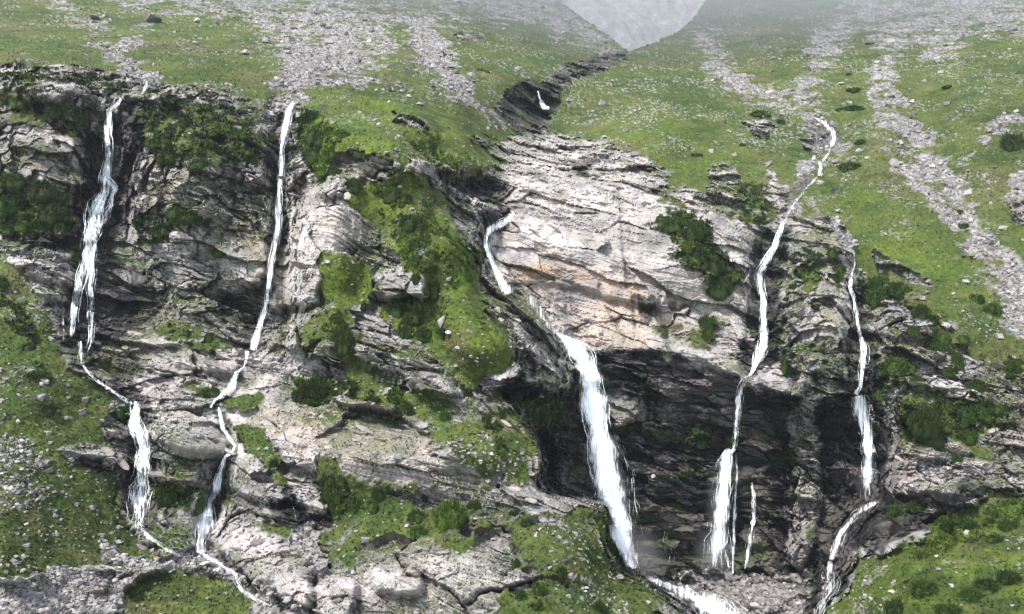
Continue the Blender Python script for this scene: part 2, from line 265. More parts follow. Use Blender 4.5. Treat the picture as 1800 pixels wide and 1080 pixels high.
DARKVEG = [
 (1,[(0,300),(60,310),(112,330),(132,372),(122,412),(60,416),(0,422),(-400,420),(-400,300)]),(.62,[(250,180),(330,165),(420,185),(470,210),(476,250),(450,292),(400,292),(385,272),(330,292),(270,275),(250,230)]),
 (.75,[(-300,170),(0,170),(60,175),(150,195),(172,215),(110,225),(50,202),(0,192)]),(.7,[(105,220),(150,215),(162,240),(110,242)]),(.75,[(240,380),(300,365),(380,365),(380,400),(310,400),(290,440),(236,440)]),
 (1,[(1148,382),(1215,378),(1250,400),(1272,440),(1297,480),(1290,522),(1242,520),(1232,482),(1200,462),(1190,432),(1152,404)]),(.65,[(-300,125),(0,125),(70,120),(180,130),(250,155),(230,168),(150,147),(60,152),(0,152)]),
 (.85,[(525,190),(560,210),(602,225),(600,260),(560,322),(545,290),(522,230)]),(.55,[(700,240),(760,230),(850,290),(830,312),(760,302),(720,272)]),(.9,[(905,702),(985,692),(992,740),(980,768),(940,762)]),
 (.5,[(1195,755),(1290,748),(1295,790),(1180,800)]),(.8,[(1540,640),(1600,622),(1620,660),(1572,682),(1540,688)]),(.9,[(1348,838),(1385,780),(1402,790),(1372,842)]),
 (.5,[(600,300),(700,300),(760,340),(790,400),(760,400),(700,350)]),(.6,[(660,370),(740,380),(790,440),(800,500),(760,520),(720,470)]),(.55,[(690,530),(800,530),(780,600),(700,600)]),
 (.5,[(560,560),(610,550),(630,600),(590,630),(565,600)]),(1,[(520,665),(580,660),(585,710),(520,705)]),(.6,[(585,680),(700,690),(740,720),(640,712)]),
 (.7,[(1140,320),(1170,335),(1200,362),(1170,350)]),(.6,[(1290,300),(1350,330),(1360,390),(1300,400)]),(.9,[(1225,560),(1270,560),(1262,605),(1230,600)]),
 (.7,[(1360,600),(1400,620),(1408,650),(1380,650)]),(.55,[(1400,440),(1500,450),(1480,500),(1400,510)]),(.8,[(1510,485),(1600,510),(1590,540),(1520,525)]),
 (.6,[(1590,540),(1660,560),(1700,640),(1640,630)]),(.7,[(1580,700),(1680,700),(1780,700),(1790,750),(1680,780),(1600,780)]),(.6,[(1760,600),(1830,660),(1830,720),(1770,660)]),
 (.55,[(300,560),(420,600),(420,620),(320,600)]),(.5,[(-300,480),(0,490),(60,560),(100,640),(60,640),(0,560)]),(.6,[(1560,960),(1700,900),(1820,880),(1820,930),(1700,960),(1600,985)]),
 (.7,[(200,930-225),(262,715),(240,730)]),(.75,[(560,835),(610,850),(640,900),(590,910),(560,880)]),(.5,[(890,690),(850,750),(900,830),(880,760)]),(.6,[(760,395),(860,440),(850,500),(800,480)]),(.6,[(270,855),(345,850),(345,900),(290,910)]),
]
WET_AND_SHADE = [  # wet and dark rock, plus shade below slabs put into the colour
 (.9,[(1358,400),(1392,396),(1384,450),(1372,480),(1372,640),(1340,664),(1296,650),(1312,560),(1306,500),(1322,440),(1345,410)]),(.8,[(190,690),(225,700),(212,760),(200,800),(210,690)]),(.8,[(418,645),(440,640),(415,690),(372,722),(360,715),(400,680)]),(.7,[(376,722),(400,722),(428,780),(410,800),(384,770)]),(.7,[(110,590),(150,600),(165,650),(240,700),(225,715),(140,665)]),
 (1,AL[:22]+[(1530,905),(1500,960),(1480,1010),(1420,1000),(1380,1010),(1250,1008),(1150,1010),(1092,1003)]+AL[-12:]),
 (.9,[(150,232),(205,195),(250,170),(258,210),(240,270),(236,330),(222,400),(200,430),(190,520),(175,640),(130,650),(105,590),(118,500),(140,420),(128,400),(138,320)]),
 (.75,[(160,450),(230,460),(300,500),(280,560),(220,600),(160,600)]),(.8,[(120,400),(200,420),(200,450),(100,440),(0,430),(0,410)]),
 (.85,[(478,200),(520,185),(520,220),(508,280),(498,340),(510,400),(498,470),(480,540),(460,620),(425,640),(430,560),(462,480),(472,400),(476,300)]),
 (.6,[(380,500),(470,520),(470,600),(420,640),(400,580),(340,560)]),(.7,[(200,620),(260,640),(240,700),(190,680)]),
 (.9,[(205,870),(222,780),(210,700),(262,700),(272,830),(282,900),(275,950),(230,930)]),(.9,[(342,960),(350,900),(368,840),(398,790),(420,780),(405,850),(388,930),(372,975)]),
 (.8,[(500,885),(560,895),(640,925),(590,925),(520,930),(470,920)]),(.85,[(430,880),(510,888),(515,912),(480,905)]),
 (1,[(870,175),(895,152),(950,138),(988,152),(980,198),(948,240),(908,230),(870,200)]),(.9,[(930,150),(1000,112),(1100,88),(1112,98),(1060,124),(1000,146),(960,158)]),(.9,[(885,172),(905,160),(955,148),(978,160),(968,192),(945,228),(918,218),(885,198)]),(.8,[(985,140),(1010,108),(1095,92),(1110,98),(1060,118)]),(.7,[(800,50),(850,53),(848,76),(800,76)]),
 (.85,[(735,285),(780,300),(840,312),(870,296),(890,320),(885,360),(850,355),(800,345),(760,315)]),(.8,[(815,245),(870,270),(880,290),(850,282)]),
 (.6,[(840,360),(905,360),(895,400),(858,420),(862,470),(900,530),(880,530),(845,470),(838,420)]),(.8,[(995,290),(1050,275),(1062,285),(1040,300),(1045,320),(1020,310)]),
 (.75,[(1093,385),(1104,400),(1112,500),(1104,505),(1098,440)]),(.85,[(1368,390),(1382,392),(1372,450),(1358,480),(1362,560),(1362,640),(1320,660),(1300,640),(1318,560),(1310,500),(1328,440),(1352,410)]),
 (.85,[(1485,490),(1508,492),(1530,560),(1552,640),(1552,740),(1430,740),(1490,640),(1490,560)]),(.7,[(1420,200),(1480,225),(1482,260),(1450,290),(1435,260)]),(.6,[(1370,345),(1410,300),(1448,300),(1390,390)]),
 (.3,[(-300,140),(0,140),(230,170),(180,240),(100,260),(0,260)]),(.38,[(240,200),(480,230),(480,360),(380,360),(300,340),(240,340)]),(.42,[(560,680),(540,650),(700,620),(800,690),(780,700),(700,690),(620,664)]),
 (.7,[(866,680),(900,652),(985,670),(1004,694),(905,700)]),(.7,[(1110,520),(1165,520),(1160,570),(1130,580)]),(.75,[(1560,870),(1700,870),(1640,930),(1500,980),(1498,940)]),
 (.9,[(340,965),(380,965),(440,1010),(560,1075),(560,1100),(470,1060),(380,1010),(340,1000)]),(.8,[(1430,1000),(1500,990),(1480,1050),(1400,1100)]),(.35,[(1300,1010),(1420,1000),(1400,1060),(1300,1040)]),
 (.8,[(700,520),(755,524),(745,535),(690,535)]),(.6,[(470,730+70),(515,880),(500,890)]),(.6,[(1640,850),(1700,840),(1740,860),(1700,880)]),(.4,[(560,130+60),(600,240),(540,250)]),
]
WARM = [(1,[(888,462),(1000,460),(1060,476),(1100,495),(1140,512),(1160,530),(1100,545),(1050,515),(980,500),(895,492)]),(.55,[(900,500),(1060,520),(1180,550),(1240,600),(1150,620),(1040,610),(980,580),(930,540)]),
        (.35,[(620,440),(860,470),(960,600),(900,560),(800,500)]),(.35,[(100,260),(160,270),(150,330),(90,330)]),(.3,[(420,700),(640,720),(900,860),(700,860),(450,760)]),(.4,[(1560,780),(1600,790),(1600,860),(1570,860)]),(1,[(1108,510),(1130,512),(1126,530),(1110,528)]),(.5,[(400,370),(470,400),(460,470),(420,440)])]
PALE = [(1,[(870,240),(1000,240),(1120,300),(1300,400),(1310,560),(1300,650),(1160,640),(1000,600),(880,480),(850,400),(900,320)]),(.9,[(520,320),(660,280),(640,420),(560,540),(480,540),(500,400)]),(.6,[(270,560),(440,620),(560,760),(700,740),(940,840),(1060,880),(700,870),(540,880),(300,780),(200,680)]),
        (.9,[(380,965),(440,930),(545,985),(640,1020),(620,1100),(540,1080)]),(.8,[(640,970),(760,970),(880,960),(880,1060),(660,1060)]),(.7,[(290,390),(470,430),(470,500),(380,470)]),(.5,[(1300,440),(1340,520),(1310,560)]),(.5,[(1400,380),(1500,450),(1500,600),(1400,600)]),(.6,[(1290,1020),(1400,1000),(1400,1080),(1290,1080)]),(.8,[(1062,690),(1128,690),(1128,750),(1064,745)]),(.7,[(1310,640),(1370,640),(1400,690),(1340,680)])]
LUSH = [(.8,[(520,180),(760,200),(860,300),(830,470),(900,580),(900,660),(780,680),(640,540),(560,540),(600,330),(530,300)]),(.6,[(500,680),(740,690),(940,800),(900,850),(700,740),(520,730)]),(1,GRASS[3]),(1,[(555,455),(660,450),(660,545),(560,520)]),(.8,[(690,530),(910,540),(910,665),(760,680)]),(.8,[(600,320),(800,320),(820,500),(700,450)]),(.45,[(1100,180),(1400,250),(1290,330),(1180,320),(1000,235)]),(.6,[(1500,980),(1830,860),(1830,1100),(1440,1100)]),(.5,[(1500,300),(1640,420),(1760,520),(1500,450)]),(1,[(1350,840),(1385,780),(1400,790),(1370,842)])]
rG = ras(GRASS, 7); rH = ras(ROCKHOLE, 5); rS = ras(SCREE, 7); rV = ras(DARKVEG, 7); rW = ras(WET_AND_SHADE, 6); rO = ras(WARM, 12); rP = ras(PALE, 16); rL = ras(LUSH, 22)
FAR = [(962,-320),(962,-12),(1000,14),(1040,40),(1075,66),(1106,90),(1150,74),(1190,56),(1222,28),(1245,-10),(1300,-320)]
rFar = ras([FAR], 1)
# dip of the foliation, degrees down to the right
DIP = {-760:[(0,5),(1080,12)],0:[(0,5),(400,10),(700,15),(1080,10)],300:[(0,6),(400,14),(600,12),(900,14),(1080,20)],600:[(0,10),(400,24),(700,14),(850,12),(1080,28)],800:[(0,20),(400,30),(700,22),(880,8),(1080,28)],
       1000:[(0,10),(300,24),(500,20),(700,0),(1080,4)],1200:[(0,10),(300,28),(500,8),(700,2),(1080,-6)],1400:[(0,10),(500,8),(700,-4),(1080,-8)],1600:[(0,12),(500,10),(700,22),(860,26),(960,-10)],1800:[(0,12),(500,24),(800,32),(1080,30)],2560:[(0,12),(1080,30)]}
rD = blur(table(DIP), 30)
CRACKS = [[(1088,330,3),(1094,380,4),(1098,440,3),(1104,505,6)],[(862,470,2),(880,420,4),(888,400,3)],[(1060,520,2),(1075,560,3),(1100,595,3)],[(890,486,4),(950,488,5),(1010,496,2)],[(1054,500,5),(1062,530,3)],[(470,545,6),(520,540,5),(560,520,3)],
          [(548,985,3),(556,1040,5),(550,1080,4)],[(500,885,6),(560,900,8),(620,925,4)],[(430,560,5),(480,580,4)],[(1112,520,5),(1118,575,5)],[(1124,520,3),(1130,570,2)],[(1140,620,4),(1200,660,6),(1260,700,4)],[(1250,650,5),(1330,690,6),(1400,700,5)],
          [(0,195,4),(90,190,3)],[(140,250,6),(150,340,10),(135,420,8)],[(235,250,3),(236,350,6)],[(660,530,5),(740,528,6)],[(690,640,4),(800,700,6)],[(780,310,6),(860,345,5)],[(1036,296,10),(1044,282,8)],[(1655,870,6),(1580,876,7)],[(1445,720,12),(1460,800,20),(1470,880,16)],[(1530,760,8),(1555,860,10)],
          [(420,640,4),(470,655,3)],[(500,200,8),(480,240,6)],[(492,255,8),(488,265,4)],[(640,520,4),(700,470,3)],[(920,660,3),(1000,690,6)]]
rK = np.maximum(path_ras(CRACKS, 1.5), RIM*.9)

# ------------------------------------------------------------------ terrain grid
def axis(a, b, c, d, e, st):
    mid = np.arange(b, c, st); 
    L = b - np.cumsum(np.linspace(st, 12, 400)); L = L[L > a][::-1]
    R = c + np.cumsum(np.linspace(st, d, e)); 
    return np.concatenate([L, mid, R]).astype(np.float32)
px = axis(-740, -14, 1814, 12, 110, 1.62); px = px[px < 2540]
py = axis(-300, -12, 1094, 90, 90, 1.62)
PX, PY = np.meshgrid(px, py)
Yd = samp(Ymac, PX, np.minimum(PY, 1498))
low = PY > 1498; Yd = np.where(low, Yd*np.clip(1498-540, 1, None)/(PY-540)*1.0 + (PY-1498)*0.004, Yd)
def place(PX, PY, Yd): return np.stack([(PX-CX)/F*Yd, Yd, (CY-PY)/F*Yd+H], -1).astype(np.float32)
P0 = place(PX, PY, Yd)
P0[...,2] = np.maximum(P0[...,2], -1.0)
def gnorm(P):
    du = np.gradient(P, axis=1); dv = np.gradient(P, axis=0)
    n = np.cross(du, dv); n /= np.linalg.norm(n, axis=-1, keepdims=True)+1e-9
    n[n[...,1] > 0] *= -1
    return n
# smooth normal of the broad form (from the un-stepped survey)
Ysm = samp(blur(Ymac, 26), PX, np.minimum(PY, 1498)); Nsm = gnorm(place(PX, PY, Ysm)); Nsm[...,1] = np.minimum(Nsm[...,1], -.25)
Nsm /= np.linalg.norm(Nsm, axis=-1, keepdims=True)
P0 = place(PX, PY, samp(blur(Ymac, 12), PX, np.minimum(PY, 1498)))          # noise is looked up on the smooth form, so steep steps do not fray
_e1 = fbm(P0, 2.4, 4, 5, .62); _e2 = fbm(P0, 2.4, 4, 6, .62)
_yw = samp(Ymac, PX+_e1*7, np.minimum(PY+_e2*6, 1498)); _fd = np.clip((1480-PY)/100, 0, 1)*(1-.92*sst(.5, .9, samp(rG, PX, np.minimum(PY, 1498)))*np.where(PY < 560, 1, .35)); PT = place(PX, PY, lerp(Yd, _yw, _fd)); PT[...,2] = np.maximum(PT[...,2], -1.0)
# ragged edges: look the plan up at wandering coordinates
w1 = fbm(P0, 5, 3, 1); w2 = fbm(P0, 5, 3, 2); w3 = fbm(P0, .9, 2, 3); w4 = fbm(P0, .9, 2, 4)
wx = PX + w1*9 + w3*4; wy = np.minimum(PY + w2*7 + w4*3.5, 1498)
G = samp(rG, wx, wy); Hh = samp(rH, wx, wy); Sc = samp(rS, wx, wy); V = samp(rV, wx, wy); W = samp(rW, wx, wy)
O = samp(rO, wx, wy); PL = samp(rP, wx, wy); LU = samp(rL, wx, wy); K = samp(rK, PX+w3*2.5, np.minimum(PY+w4*2.5, 1498)); DP = samp(rD, PX, np.minimum(PY, 1498))
n2 = fbm(P0, 2.2, 4, 11); n6 = fbm(P0, 7, 4, 12)
G = np.where(G > .93, 1, G)
G = sst(.36, .6, G + .33*n2*(G < .97) + .18*n6*(G < .97)) * (1-sst(.3, .7, Hh + .25*n2))
Sc = sst(.34, .72, Sc + .6*n2*(Sc > .03) + .55*n6*(Sc > .03) + .05)
V = sst(.36, .56, V + .62*fbm(P0, 1.8, 4, 13, .6)*(V > .03) - .10)
Wr = W
DRY = samp(ras([[(1384,740),(1415,700),(1436,712),(1438,800),(1446,880),(1432,960),(1412,1004),(1380,996),(1392,900),(1398,830)],(.9,[(1064,690),(1090,682),(1126,700),(1128,745),(1084,752)]),(.6,[(1100,612),(1250,640),(1300,660),(1380,640),(1400,690),(1300,668),(1200,645)]),(.9,[(905,700),(985,694),(990,735),(975,762),(935,760)]),(.45,[(1150,670),(1280,690),(1290,745),(1160,745)])], 5), wx, wy)
W = W*(1-DRY)
W = sst(.3, .72, W + .3*n2*(W > .02) + .25*fbm(P0, 3.0, 3, 14, st=(.5,1,2.2))*(W > .02))
R = np.clip(1-np.maximum(G*(1-.0*V), Sc), 0, 1)
V = V*(1-Sc)
print('masks', time.time()-T0)

# rock relief: three dip sets blended
q = P0 + np.stack([fbm(P0, 9, 2, 21), fbm(P0, 9, 2, 22), fbm(P0, 9, 2, 23)], -1)*.45
disp = np.zeros(PX.shape, np.float32); bedc = np.zeros(PX.shape, np.float32)
for a0, w in ((0, np.clip(1-np.abs(DP)/12, 0, 1)), (12, np.clip(1-np.abs(DP-12)/12, 0, 1)), (26, np.clip(1-np.maximum(26-DP, 0)/14, 0, 1))):
    a = math.radians(a0); sa, ca = math.sin(a), math.cos(a)
    s = q[...,0]*sa + q[...,2]*ca + q[...,1]*.28
    l1, c1 = ledges(s/2.4+a0); l2, c2 = ledges(s/.75+500+a0*3); l3, c3 = ledges(s/.26+1500+a0*5)
    m1 = sst(-.5, .5, fbm(P0, 9, 3, 31+a0)); m2 = sst(-.4, .5, fbm(P0, 4, 3, 32+a0, st=(1.5,1,.7))); m3 = sst(-.1, .6, fbm(P0, 3.2, 2, 33+a0))
    disp += w*(l1*2.3*m1*(1-.75*PL) + l2*.8*m2 + l3*.34*m3); bedc += w*(c2*.6+c3*.4)
wsum = np.clip(1-np.abs(DP)/12, 0, 1)+np.clip(1-np.abs(DP-12)/12, 0, 1)+np.clip(1-np.maximum(26-DP, 0)/14, 0, 1)
disp /= np.maximum(wsum, .3); bedc /= np.maximum(wsum, .3)
a = math.radians(14); sa, ca = math.sin(a), math.cos(a)
SM = sst(-.25, .45, fbm(P0, 10, 3, 45)+.5*PL-.1)                      # smooth slabs here, broken rock there
disp *= 1-.45*SM
LM = samp(ras([(1,[(-300,120),(0,120),(260,140),(470,190),(480,420),(240,400),(0,430),(-300,430)]),(.6,[(1380,400),(1500,420),(1700,540),(1830,660),(1830,880),(1560,880),(1560,700),(1380,680)]),(.5,[(1440,700),(1560,760),(1540,900),(1440,1000),(1380,1000)]),(.6,[(470,540),(640,560),(640,680),(480,660)])], 30), PX, PY.clip(0, 1490))
disp *= 1-.6*LM
u = q[...,0]*ca - q[...,2]*sa; v = q[...,0]*sa + q[...,2]*ca
u = u + fbm(P0, 3.2, 4, 46, .6)*.9; v = v + fbm(P0, 3.2, 4, 47, .6)*.36
gate = sst(.0, .55, fbm(P0, 5, 3, 48)); gate2 = sst(.05, .5, fbm(P0, 2.2, 3, 49))
f1, f2, cA, tA = worley(u/5.2, q[...,1]/4.4, v/1.75); gA = f2-f1
f1, f2, cB, tB = worley(u/1.7+w3*.03, q[...,1]/1.3, v/.62); gB = f2-f1
f1, f2, cG, tG = worley(u/15+5, q[...,1]/11, v/3.9); gG = f2-f1
f1, f2, cI, tI = worley(u/2.3+9, q[...,1]/2.6, v/2.7); gI = f2-f1
f1, f2, cE, tE = worley(u/.5+3, q[...,1]/.5, v/.3)
blocky = sst(-.35, .45, fbm(P0, 14, 3, 41))*.75+.25
blocky = blocky*(1-.55*PL)
alc = samp(mAL, PX, np.minimum(PY, 1498))
blocky = np.clip(blocky+.7*alc, 0, 1.6)
disp += ((cG-.5)*3.6 + tG*3.4)*(1-.45*PL) - sst(.05, 0, gG)*1.5*gate
disp += LM*((cI-.5)*2.4 + tI*2.4 - sst(.12, 0, gI)*1.0*gate2)
disp += blocky*(1-.3*SM)*(1-.45*PL)*(1-.5*LM)*((cA-.5)*2.6 + tA*2.4 - sst(.10, 0, gA)*1.2*gate) + (.3+.7*blocky)*(1-.7*SM)*((cB-.5)*.6 + tB*.8 - sst(.15, 0, gB)*.4*gate2)
big = fbm(P0, 16, 4, 51)*2.6 + (np.abs(fbm(P0, 7, 3, 52)))*1.3
disp += big*.55 - K*1.6
fine = fbm(P0, .5, 3, 53)*.08
disp += (tE*.3+(cE-.5)*.15)*(.4+.6*blocky)*(1-.75*SM)
disp += fine
# turf, heath and scree relief
tur = fbm(P0, 9, 3, 61)*.8 + fbm(P0, 1.1, 3, 62)*.10 + (1-np.abs(fbm(P0, 2.6, 2, 63)))*.22
f1, f2, cS, tS = worley(P0[...,0]/.8+w3*.2, P0[...,1]/1.0, P0[...,2]/.6)
sc_sz = np.clip(.5+.8*fbm(P0, 3, 3, 65), .15, 1.3)
scr = fbm(P0, 7, 3, 64)*.6 + (sst(.75, .1, f1)*.42 + (cS-.5)*.3 + tS*.35)*sc_sz + fine
vf1, vf2, vc, vt = worley(P0[...,0]/1.9+w3*.12, P0[...,1]/2.6, P0[...,2]/1.3+w4*.12)
hea = np.sqrt(np.clip(1-vf1*1.25, 0, 1))*(.6+.9*vc) + fbm(P0, .4, 2, 67)*.2
D = disp*R + tur*G*(1-Sc) + scr*Sc + V*(hea*.9)
relief = np.clip(1.15-(P0[...,1]-170)/400, .5, 1.1)
fade = np.clip((1500-PY)/300, 0, 1)
OUT = -np.stack([PT[...,0], PT[...,1], PT[...,2]-H], -1); OUT /= np.linalg.norm(OUT, axis=-1, keepdims=True)    # joints open towards the middle of the bowl
OUT = OUT*(1-.12*R[...,None]) + Nsm*.12*R[...,None]
soft = (fbm(P0, 24, 2, 68)*2.2*np.clip((420-PY)/200, 0, 1)*G).astype(np.float32)
wf = (.25+.6*sst(150, 200, PT[...,1]))[...,None]; dg = Nsm*(1-wf)+OUT*wf; dv_ = Nsm*.3+OUT*.7
P = PT + (OUT*((disp*R)*fade)[...,None] + dg*((tur*G*(1-Sc) + scr*Sc)*fade)[...,None] + dv_*(V*hea*.9*fade)[...,None] + OUT*soft[...,None]).astype(np.float32)
# the ground falls away behind the skyline ridge
far = sst(.45, .9, samp(rFar, PX+w1*2, PY+w4*3))
bk = P.copy(); bk[...,1] += 60; bk[...,2] = np.minimum(P[...,2]-50, .1*P[...,1]+H)
P = P*(1-far[...,None])+bk*far[...,None]
N = gnorm(P); NZ = N[...,2]
print('relief', time.time()-T0)

# ------------------------------------------------------------------ base colours of rock, turf, heath, gravel
def C(*c): return np.array(c, np.float32)
def mix(A, B, t): return A + (B-A)*t[...,None]
n1 = fbm(P0, .45, 3, 71); n14 = fbm(P0, 15, 3, 72); nst = fbm(P0, 1.4, 3, 73, st=(.35,1,3.5)); nl = fbm(P0, .8, 3, 75); nh = fbm(P0, 4.5, 3, 76)
rock = mix(np.broadcast_to(C(.247,.236,.232), P.shape), C(.375,.356,.346), sst(-.5, .6, nh+.5*(cA-.5)))
rock = mix(rock, C(.475,.44,.422), PL*sst(-1.1, .3, nh+n14*.4))
rock = rock*(1+(1-.6*SM)*(.45*(cB-.5)+.35*(cA-.5)+.45*(bedc-.5)+.45*(cE-.5))+.35*(cG-.5)+.5*LM*(cI-.5))[...,None]
rock = mix(rock, rock*.35, .7*sst(.05, .01, gG)*gate)
rock = mix(rock, rock*.42, .6*sst(.09, .01, gB)*gate2*(.2+.8*blocky)*(1-.6*PL)); rock = mix(rock, rock*.35, .7*sst(.08, .02, gA)*gate*blocky)   # crevice shade put into the joint colour, with soil and lichen
rock = mix(rock, C(.12,.105,.10), .55*sst(.1, .75, nst)*(1-.6*PL))
rock = mix(rock, C(.50,.48,.47), .5*sst(.35, .8, nl))
rock = mix(rock, C(.37,.30,.255), .3*sst(.1, .8, fbm(P0, 5, 3, 78)))
rock = mix(rock, C(.14,.15,.075), .5*sst(.15, .7, fbm(P0, 3.3, 4, 79))*(1-PL*.7))
rock = mix(rock, C(.50,.34,.235), O*sst(-.6, .4, nh+n1*.5)*.75)
rock = mix(rock, C(.42,.25,.15), sst(.5,1,O)*sst(.1, .6, fbm(P0, .9, 4, 89, st=(.45,1,1.6)))*.65)
rock = mix(rock, rock*.35, K*.6)  # cracks darkened, and shade under slab edges put into the colour
dark = mix(np.broadcast_to(C(.010,.0095,.012), P.shape), C(.078,.066,.068), sst(-.2, .9, nh+.6*(cB-.5)+.4*n1))
dark = dark*np.clip(1+1.4*(cB-.5)+1.2*(cE-.5)+.8*(bedc-.5), .15, 2.5)[...,None]
dark = mix(dark, C(.13,.113,.11), sst(.3, .95, n6+.8*(cA-.5)+.9*samp(ras([[(1120,650),(1240,650),(1390,700),(1400,740),(1300,760),(1140,740)],[(1100,900),(1240,900),(1380,1000),(1100,1000)]], 20), PX, PY.clip(0, 1490))))
dark = mix(dark, C(.05,.075,.02), .8*sst(.3, .7, fbm(P0, 3.5, 4, 87)))
rock = mix(rock, dark, np.clip(W*.97, 0, .97))  # wet rock and painted shade under slabs share this dark tone
# moss and grass on flat ledges of the dry rock
led = sst(.36, .66, NZ + .3*n2) * sst(-.35, .2, fbm(P0, 6, 3, 81)) * R*(1-.75*PL)*(1-.7*W)
turf = mix(np.broadcast_to(C(.080,.100,.024), P.shape), C(.046,.072,.014), sst(-.6, .6, n6))
turf = mix(turf, C(.094,.088,.034), .7*sst(.0, .8, fbm(P0, 11, 4, 83)))
turf = mix(turf, C(.094,.142,.014), LU*sst(-.9, .4, nh)*.9)
turf = mix(turf, C(.050,.078,.016), .6*sst(.1, .7, fbm(P0, 2.0, 3, 84)))
turf = mix(turf, C(.17,.15,.085), .35*sst(.5, .85, fbm(P0, 1.3, 3, 85)))
turf = mix(turf, C(.030,.052,.012), .75*sst(.02, .6, fbm(P0, 3.4, 5, 88, .65, st=(1.6,1,.6))+.5*fbm(P0, 18, 3, 90)))
turf = turf*(1+.35*n1)[...,None]
heath = mix(np.broadcast_to(C(.015,.030,.007), P.shape), C(.075,.108,.016), sst(-.3, .8, fbm(P0, 1.0, 3, 86)+.5*nh))
heath = mix(heath, C(.085,.132,.015), LU*.55)
heath = heath*(.55+.9*vc)[...,None]
gravel = mix(np.broadcast_to(C(.17,.16,.158), P.shape), C(.38,.36,.352), sst(.1, .95, cS+.3*n1))
gravel = mix(gravel, C(.10,.105,.06), .55*sst(.2, .7, n2)*(1-np.clip(Sc-.8, 0, 1)*3))
gravel = mix(gravel, C(.06,.055,.055), sst(.1, .0, f2-f1)*.6)
gravel = mix(gravel, gravel*.4, W)
col = rock
col = mix(col, gravel, Sc)
g = np.clip(np.maximum(G*(1-Sc), led), 0, 1)
col = mix(col, turf, g)
# thin pale soil and pebbles breaking through the turf
peb = sst(.42, .6, fbm(P0, .42, 2, 91)) * sst(-.1, .6, fbm(P0, 8, 4, 92, .6)*1.3+.45*sst(145, 230, P0[...,1])-.1)
col = mix(col, C(.30,.29,.275), G*(1-Sc)*(1-V)*peb*.75)
Vv = V*np.clip(1-.3*Sc, 0, 1)
col = mix(col, heath, np.clip(Vv, 0, 1))
wetv = W*R*(1-Vv)*.8
col = np.clip(col, .008, .8)
print('colour', time.time()-T0)

# ------------------------------------------------------------------ materials
def mat(name): 
    m = bpy.data.materials.new(name); m.use_nodes = True; nt = m.node_tree
    return m, nt, nt.nodes['Principled BSDF']
def nd(nt, t, **k):
    n = nt.nodes.new(t)
    for a, b in k.items():
        if a[0] == '_': n.inputs[a[1:]].default_value = b
        else: setattr(n, a, b)
    return n
def earth(name, bump=.5, sc=(1,1,1)):
    m, nt, b = mat(name); L = nt.links.new
    at = nd(nt, 'ShaderNodeAttribute', attribute_name='tint'); wt = nd(nt, 'ShaderNodeAttribute', attribute_name='wet')
    tc = nd(nt, 'ShaderNodeNewGeometry'); mp = nd(nt, 'ShaderNodeMapping'); mp.inputs['Scale'].default_value = sc
    L(tc.outputs['Position'], mp.inputs['Vector'])
    n = nd(nt, 'ShaderNodeTexNoise', _Scale=3.2, _Detail=6, _Roughness=.72); L(mp.outputs[0], n.inputs['Vector'])
    r = nd(nt, 'ShaderNodeMapRange'); r.inputs['From Min'].default_value = .3; r.inputs['From Max'].default_value = .7
    r.inputs['To Min'].default_value = .68; r.inputs['To Max'].default_value = 1.32; L(n.outputs['Fac'], r.inputs['Value'])
    mx = nd(nt, 'ShaderNodeVectorMath', operation='SCALE'); L(at.outputs['Color'], mx.inputs[0]); L(r.outputs[0], mx.inputs['Scale'])
    L(mx.outputs[0], b.inputs['Base Color'])
    rr = nd(nt, 'ShaderNodeMapRange'); rr.inputs['To Min'].default_value = .92; rr.inputs['To Max'].default_value = .5; L(wt.outputs['Fac'], rr.inputs['Value']); L(rr.outputs[0], b.inputs['Roughness'])
    b.inputs['Specular IOR Level'].default_value = .25
    bp = nd(nt, 'ShaderNodeBump', _Strength=bump, _Distance=.25); L(n.outputs['Fac'], bp.inputs['Height']); L(bp.outputs[0], b.inputs['Normal'])
    return m
M = {'rock': earth('cliff_rock', .7, (.8,.8,2.0)), 'turf': earth('turf', .6), 'scree': earth('gravel', .8, (1.6,1.6,1.6))}
def noisy(name, c1, c2, scale=2.0, rough=.9, bump=.4, obj_tint=.35):
    m, nt, b = mat(name); L = nt.links.new
    g_ = nd(nt, 'ShaderNodeNewGeometry'); n = nd(nt, 'ShaderNodeTexNoise', _Scale=scale, _Detail=5, _Roughness=.7); L(g_.outputs['Position'], n.inputs['Vector'])
    cr = nd(nt, 'ShaderNodeValToRGB'); cr.color_ramp.elements[0].position = .32; cr.color_ramp.elements[1].position = .68
    cr.color_ramp.elements[0].color = (*c1, 1); cr.color_ramp.elements[1].color = (*c2, 1); L(n.outputs['Fac'], cr.inputs['Fac'])
    oi = nd(nt, 'ShaderNodeObjectInfo'); r = nd(nt, 'ShaderNodeMapRange'); r.inputs['To Min'].default_value = 1-obj_tint; r.inputs['To Max'].default_value = 1+obj_tint
    L(oi.outputs['Random'], r.inputs['Value'])
    mx = nd(nt, 'ShaderNodeVectorMath', operation='SCALE'); L(cr.outputs['Color'], mx.inputs[0]); L(r.outputs[0], mx.inputs['Scale']); L(mx.outputs[0], b.inputs['Base Color'])
    b.inputs['Roughness'].default_value = rough; b.inputs['Specular IOR Level'].default_value = .2
    bp = nd(nt, 'ShaderNodeBump', _Strength=bump, _Distance=.2); L(n.outputs['Fac'], bp.inputs['Height']); L(bp.outputs[0], b.inputs['Normal'])
    return m
M['stone'] = noisy('pale_stone', (.27,.25,.24), (.50,.47,.45), 1.6)
M['stone_dark'] = noisy('grey_stone', (.11,.105,.105), (.24,.22,.215), 1.4)
M['stone_wet'] = noisy('wet_stone', (.04,.038,.04), (.13,.12,.12), 2.2, .45)
M['leaf'] = noisy('juniper_leaf', (.008,.020,.005), (.050,.082,.014), 5, .8, .2, .25)
